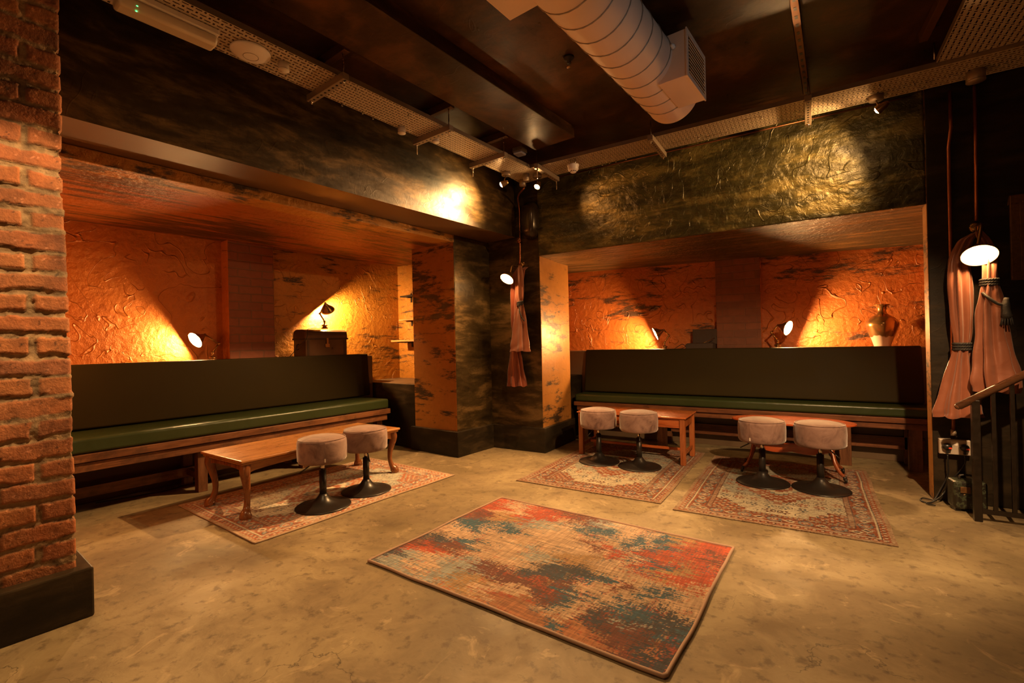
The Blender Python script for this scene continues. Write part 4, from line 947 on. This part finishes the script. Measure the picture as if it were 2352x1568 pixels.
# centre: copper pipe, junction, wall light, pair of tied curtains
tag(MB().tube(curve_pts([(-2.36,4.06,2.70),(-2.52,4.2,2.67),(-2.585,4.335,2.55),(-2.592,4.335,2.1),(-2.600,4.335,2.00)], 6), .0085, 10).build('conduit_pipe', M['copper'], M=MW), 'copper pipe running down the corner column to the wall light', 'pipe')
r = thing('pipe_junction', 'small round copper junction on the corner column pipe', 'pipe fitting', (-2.597, 4.335, 2.255))
MB().lathe([(0,-.018),(.026,-.018),(.030,-.008),(.030,.008),(.026,.018),(0,.018)], 20, M=Matrix.Rotation(pi/2, 4, 'X')).build('box', M['copper'], r)
MB().lathe([(0,0),(.02,0),(.018,.006),(0,.008)], 20, M=Matrix.Translation((0,-.018,0)) @ Matrix.Rotation(pi/2, 4, 'X')).build('lid', M['copper_dark'], r)
def wall_light(label, wall, elbow, head, aim, power, r1=.075, dep=.075):
    r = thing('wall_light', label, 'wall light', wall)
    W_ = Vector(wall); e = Vector(elbow)-W_; hd = Vector(head)-W_
    MB().tube(curve_pts([(0,0,0), (e.x*.5, e.y*.5, e.z+.01), e, hd], 5), .009, 12).build('arm', M['brass'], r)
    MB().lathe([(0,0),(.035,0),(.035,.008),(.02,.014),(0,.014)], 24, M=Matrix.Rotation(pi/2, 4, 'X')).build('wall_plate', M['brass'], r)
    a = Vector(aim).normalized(); Q = a.to_track_quat('Z', 'Y').to_matrix().to_4x4()
    shade_mesh(Matrix.Translation(hd) @ Q, r, .026, r1, dep, mat=M['brass'])
    MB().lathe([(0,-.030),(.012,-.028),(.014,-.014),(.026,.004),(.031,.018),(.024,.036),(0,.044)], 18, M=Matrix.Translation(hd + a*.052) @ Q).build('bulb', bulb_mat('bulb_glow', power), r)
wall_light('brass wall light glowing over the tied curtains on the corner column', (-2.60, 4.355, 1.99), (-2.61, 4.20, 1.965), (-2.612, 4.155, 1.875), (-.10,-.55,-.66), 360)
C1 = thing('tied_curtain', 'rust coloured tied curtain on the corner column, the longer and lower one', 'curtain', (-2.60, 4.27, 1.9))
off = Vector((-2.60, 4.27, 1.9))
def rel(sts, o_): return [(a-o_.x, b-o_.y, c-o_.z, d, e) for a, b, c, d, e in sts]
cloth('fabric', M['satin_dark'], C1, rel([(-2.50,4.30,1.95,.02,.02),(-2.56,4.27,1.92,.05,.028),(-2.60,4.27,1.82,.068,.030),(-2.610,4.27,1.60,.058,.032),(-2.625,4.27,1.36,.046,.03),(-2.628,4.27,1.22,.028,.022),(-2.632,4.27,1.08,.050,.03),(-2.622,4.265,.86,.080,.038),(-2.615,4.26,.70,.098,.045)], off), 6, .25, seed=4)
rope_rings(C1, (-.026, 0, -.675), .032, .028, 3, .014, .007)
C2 = thing('tied_curtain', 'pale copper tied curtain on the corner column, the shorter one hemmed higher', 'curtain', (-2.50, 4.22, 1.9))
off = Vector((-2.50, 4.22, 1.9))
cloth('fabric', M['satin'], C2, rel([(-2.550,4.26,1.965,.014,.018),(-2.545,4.24,1.92,.034,.026),(-2.535,4.22,1.80,.040,.030),(-2.533,4.22,1.64,.036,.028),(-2.535,4.22,1.575,.024,.022),(-2.535,4.22,1.50,.042,.030),(-2.540,4.215,1.30,.068,.038),(-2.545,4.21,1.14,.088,.045),(-2.545,4.21,1.07,.098,.048)], off), 5, .25, seed=9)
rope_rings(C2, (-.035, 0, -.32), .032, .028, 3, .016, .008, .008)
MB().tube(curve_pts([(-.03,-.02,-.35),(-.02,-.04,-.42),(.005,-.04,-.48),(.03,-.03,-.52)], 5), .007, 8).build('rope_tail', M['rope'], C2)
tag(MB().tube(curve_pts([(-2.505,4.36,1.985),(-2.505,4.30,1.985),(-2.505,4.27,1.975),(-2.505,4.262,2.0)], 4), .006, 8).build('curtain_hook', M['brass'], M=MW), 'small brass hook carrying the curtains on the corner column', 'hook')
# black wall speaker on the narrow column face
r = thing('wall_speaker', 'glossy dark rounded speaker high on the corner column', 'speaker', (-2.445, 4.36, 2.44))
prof = []; 
mb = MB(); n = 40; rows = 14; v = []; f = []
for j in range(rows):
    tj = j/(rows-1); ang = tj*pi/2; k = cos(ang)**.5 if j < rows-1 else .0
    for i in range(n):
        a = 2*pi*i/n; c_, s_ = cos(a), sin(a)
        sx = abs(c_)**.62*(1 if c_ > 0 else -1); sz = abs(s_)**.8*(1 if s_ > 0 else -1)
        v.append((.098*sx*k, -.02-.115*sin(ang), .20*sz*k))
for j in range(rows-1):
    for i in range(n): f.append((j*n+i, j*n+(i+1)%n, (j+1)*n+(i+1)%n, (j+1)*n+i))
f.append(tuple(range(n))[::-1]); mb.add(v, f, 0, True); mb.build('cabinet', M['black_gloss'], r)
MB().box(-.05, .05, -.02, 0, -.10, .10).build('bracket', M['iron'], r)
for s in (-1, 1): MB().box(s*.075-.03, s*.075+.03, -.07, -.0, -.135, -.13, M=Matrix.Rotation(s*radians(-18), 4, 'Y')).build('bracket_arm', M['iron'], r)

# right hand wall: pipes, light, curtains, socket, picture
tag(MB().tube([(.853,4.305,2.80),(.852,4.305,2.55),(.838,4.31,2.42),(.836,4.31,1.5),(.828,4.31,.495)], .011, 12).build('conduit_pipe', M['copper'], M=MW), 'tall copper pipe running down the dark wall to the power socket', 'pipe', 'copper wall pipes')
tag(MB().tube([(.975,4.305,2.80),(.972,4.305,2.4),(.966,4.305,1.90)], .010, 12).build('conduit_pipe', M['copper'], M=MW), 'tall copper pipe running down the dark wall to the bright wall light', 'pipe', 'copper wall pipes')
tag(MB().tube([(.828,4.31,.46),(.828,4.31,.50)], .016, 12).build('pipe_sleeve', M['strut'], M=MW), 'steel collar where the copper pipe enters the power socket', 'pipe fitting')
wall_light('bright brass wall light glowing over the long tied curtains', (.966, 4.32, 1.86), (.965, 4.20, 1.85), (.935, 4.15, 1.705), (-.05,-.55,-.68), 420, .090, .080)
C3 = thing('tied_curtain', 'copper satin curtain by the wall light, tied low with a black rope', 'curtain', (.87, 4.22, 1.6))
off = Vector((.87, 4.22, 1.6))
cloth('fabric', M['satin'], C3, rel([(.955,4.25,1.815,.018,.016),(.900,4.25,1.775,.034,.024),(.862,4.25,1.66,.044,.03),(.862,4.24,1.50,.054,.034),(.866,4.235,1.30,.050,.034),(.868,4.23,1.14,.040,.030),(.866,4.23,1.075,.032,.027),(.858,4.225,.98,.046,.032),(.846,4.22,.80,.074,.042),(.836,4.21,.64,.096,.052),(.836,4.21,.60,.100,.054)], off), 6, .25, seed=14)
rope_rings(C3, (-.004, 0.01, -.515), .042, .036, 3, .018, .010)
C4 = thing('tied_curtain', 'copper satin curtain by the wall light, tied high with a tasselled rope', 'curtain', (1.0, 4.16, 1.5))
off = Vector((1.0, 4.16, 1.5))
cloth('fabric', M['satin'], C4, rel([(.955,4.21,1.815,.016,.016),(.985,4.20,1.73,.030,.024),(.994,4.18,1.60,.032,.028),(.990,4.17,1.485,.030,.027),(.988,4.16,1.42,.042,.032),(.984,4.16,1.30,.060,.038),(.985,4.15,1.10,.070,.044),(.990,4.14,.95,.088,.05),(.995,4.13,.84,.098,.055),(1.0,4.13,.78,.088,.05)], off), 6, .25, seed=23)
rope_rings(C4, (-.010, .01, -.008), .040, .036, 3, .016, .009)
MB().tube(curve_pts([(-.05,-.02,-.09),(-.03,-.05,-.125),(.01,-.055,-.165),(.05,-.05,-.175)], 5), .009, 8).build('rope_swag', M['rope'], C4)
tas = MB().tube(curve_pts([(.05,-.05,-.13),(.045,-.052,-.19),(.05,-.05,-.26)], 4), [.012,.014,.018,.020,.021,.021,.024,.026,.020], 10)
for k in range(12):
    a = k*.52; tas.tube([(.05+.02*cos(a),-.05+.015*sin(a),-.25),(.05+.03*cos(a),-.05+.02*sin(a),-.30)], .004, 5)
tas.build('tassel', M['rope'], C4)
tag(MB().tube(curve_pts([(.955,4.33,1.83),(.955,4.27,1.83),(.955,4.23,1.82),(.955,4.215,1.85)], 4), .007, 8).build('curtain_hook', M['brass'], M=MW), 'brass hook carrying the curtains by the bright wall light', 'hook')

r = thing('power_socket', 'double metal power socket with two black plugs on the dark wall', 'socket', (.828, 4.325, .385))
MB().box(-.080, .080, -.038, 0, -.050, .052).build('back_box', M['plate'], r, bevel=.004)
MB().box(-.078, .078, -.044, -.038, -.048, .050).build('face_plate', M['plate'], r, bevel=.003)
MB().box(-.020, .014, -.046, -.043, .014, .040).build('switch_label', M['white_satin'], r)
for s in (-.042, .045):
    p = MB().lathe([(0,0),(.024,0),(.027,.008),(.024,.026),(.012,.034),(0,.035)], 20, M=Matrix.Translation((s, -.044, .004)) @ Matrix.Rotation(pi/2, 4, 'X'), sq=(1, .9)).box(s-.006, s+.006, -.07, -.05, -.04, -.015).build('plug', M['black_plastic'], r)
    MB().box(s+.004, s+.020, -.081, -.070, -.006, .004).build('fuse_label', M['red_label'], p)
cable('plug_cable', 'black cable from the nearer plug coiled at the foot of the pillar', [(.786,4.262,.335),(.787,4.262,.28),(.786,4.27,.20),(.75,4.27,.10),(.70,4.24,.012),(.655,4.22,.008),(.64,4.26,.008),(.66,4.31,.010),(.70,4.285,.012),(.72,4.25,.016)], rad=.0045)
cable('plug_cable', 'black cable from the plug closer to the railing sagging to the floor', [(.873,4.262,.335),(.872,4.262,.29),(.85,4.265,.24),(.80,4.27,.16),(.76,4.26,.07),(.70,4.22,.018),(.66,4.19,.010),(.70,4.16,.010)], rad=.0045)

def picture():
    r = thing('picture_frame', 'dark ornate gilt picture frame on the wall above the railing', 'picture', (1.40, 4.325, 1.765))
    a, b = .275, .275; w = .055
    MB().box(-a, a, -.022, -.001, b-w, b).box(-a, a, -.022, -.001, -b, -b+w).box(-a, -a+w, -.022, -.001, -b+w, b-w).box(a-w, a, -.022, -.001, -b+w, b-w).build('frame', M['gilt'], r, bevel=.006)
    c, d = a-w, b-w
    MB().box(-c, c, -.03, -.02, d-.01, d+.012).box(-c, c, -.03, -.02, -d-.012, -d+.01).box(-c-.012, -c+.01, -.03, -.02, -d, d).box(c-.01, c+.012, -.03, -.02, -d, d).build('inner_moulding', M['gilt'], r, bevel=.003)
    MB().box(-c, c, -.008, -.002, -d, d).build('picture_panel', M['canvas'], r)
picture()

# stair railing
def railing():
    r = thing('stair_railing', 'black metal stair railing with sloping wooden handrail', 'railing', (.90, 3.97, 0))
    sl = .69
    hz = lambda x: .700 + (x+.112)*sl
    pts = [(-.112, 0, hz(-.112)), (1.1, 0, hz(1.1))]
    MB().tube(pts, .022, 18).lathe([(0,-.02),(.014,-.014),(.020,0),(.014,.014),(0,.02)], 14, M=Matrix.Translation((-.112, 0, hz(-.112)))).build('handrail', M['handrail'], r)
    MB().box(-.054, -.016, -.020, .020, 0, hz(-.035)-.01).build('newel_post', M['rail_paint'], r, bevel=.003)
    MB().box(-.03, 1.1, -.012, .012, .05, .075).build('bottom_rail', M['rail_paint'], r)
    k = 0; x = .045
    while x < 1.05:
        MB().box(x-.010, x+.010, -.010, .010, .07, hz(x)-.012).build('baluster', M['rail_paint'], r, bevel=.002); x += .082
    MB().box(.98, 1.04, -.03, .03, 0, hz(1.0)).build('newel_post', M['rail_paint'], r)
railing()
# paint-flecked case on the floor behind the railing
t = NT('flecked_paint_tin'); v = t.coord(); n = t.noise(v, 16, 4, .7)
M['flecked'] = t.fin(t.ramp(n, [(.42, (.018,.015,.010)), (.50, (.05,.06,.035)), (.57, (.02,.018,.014)), (.66, (.30,.20,.09))], 'CONSTANT'), .35)
r = thing('equipment_case', 'small paint flecked black case on the floor behind the railing post', 'case', (.862, 4.18, 0), radians(8))
MB().box(-.085, .085, -.06, .06, .015, .20).build('body', M['flecked'], r, bevel=.02, seg=3)
MB().tube(curve_pts([(-.04,0,.195),(-.03,0,.225),(.03,0,.225),(.04,0,.195)], 4), .007, 8).build('handle', M['iron'], r)
MB().box(-.055, -.005, -.067, -.058, .125, .165).build('badge_plate', M['gilt'], r, bevel=.003)
for s in (-.06, .06): MB().box(s-.015, s+.015, -.04, .04, 0, .018).build('foot', M['iron'], r)

# ------------------------------------------------------------------ lights out of frame, camera, world
def lamp(kind, name, loc, energy, col, size=.05, target=None, cone=60, blend=.5):
    ld = bpy.data.lights.new(name, kind); ld.energy = energy; ld.color = col; ld.shadow_soft_size = size
    if kind == 'SPOT': ld.spot_size = radians(cone); ld.spot_blend = blend
    o = bpy.data.objects.new(name, ld); COL.objects.link(o); o.location = loc
    if target is not None: o.rotation_euler = (Vector(loc)-Vector(target)).to_track_quat('Z', 'Y').to_euler()
    return o
lamp('SPOT', 'unseen_spot', (-1.75, .75, 2.75), 165, (1,.64,.30), .02, Lp(-2.81, .22, 1.58), 37, .55)     # on the brick pillar
lamp('SPOT', 'unseen_spot', (.85, 1.85, 2.68), 560, (1,.60,.28), .03, (-.45, 4.2, .0), 66, .7)            # on the right alcove
lamp('SPOT', 'unseen_spot', (-1.0, -.1, 2.75), 330, (1,.60,.28), .05, (-1.8, 1.2, 0), 84, .9)  # added overhead fill for the near floor on the left
lamp('SPOT', 'unseen_spot', (-1.9, 1.0, 2.8), 95, (1,.62,.28), .05, (-1.9, 1.1, 0), 90, .7)             # added floor fill, reaching the centre rug
lamp('POINT', 'unseen_lamp', (-.3, -1.2, .9), 34, (1,.46,.18), .25)  # added low warm fill behind the camera, brightens the duct's underside
lamp('SPOT', 'unseen_spot', (1.9, 1.2, 1.6), 26, (.55,.82,1), .1, Lp(-.9, 2.5, 2.8), 34, .8)
lamp('POINT', 'unseen_lamp', Lp(-4.5, .42, 1.25), 16, (1,.34,.08), .06)                                      # unseen orange lamp added in the left alcove behind the brick pillar
w = bpy.data.worlds.new('World'); SC.world = w; w.use_nodes = True
w.node_tree.nodes['Background'].inputs[0].default_value = (.9,.5,.25,1); w.node_tree.nodes['Background'].inputs[1].default_value = .02

cam = bpy.data.cameras.new('Camera'); cam.sensor_width = 36; cam.lens = 1083/2352*36; cam.clip_start = .02
co = bpy.data.objects.new('Camera', cam); COL.objects.link(co)
R3 = Matrix(((0.8470183488037394, 0.020599172350756836, 0.5311643727588012), (0.5310812353029158, 0.00976829000618901, -0.8472645997676783), (-0.02264151715137287, 0.9997400935287226, -0.002665913026579326)))
co.matrix_world = Matrix.Translation((0, 0, 1.16)) @ R3.to_4x4()
SC.camera = co
SC.view_settings.view_transform = 'Standard'; SC.view_settings.look = 'None'; SC.view_settings.exposure = 0
cy = SC.cycles; cy.use_denoising = True; cy.max_bounces = 6; cy.diffuse_bounces = 3; cy.glossy_bounces = 3; cy.transparent_max_bounces = 8
cy.caustics_reflective = False; cy.caustics_refractive = False; cy.sample_clamp_indirect = 4; cy.sample_clamp_direct = 0; cy.use_adaptive_sampling = True; cy.adaptive_threshold = .045
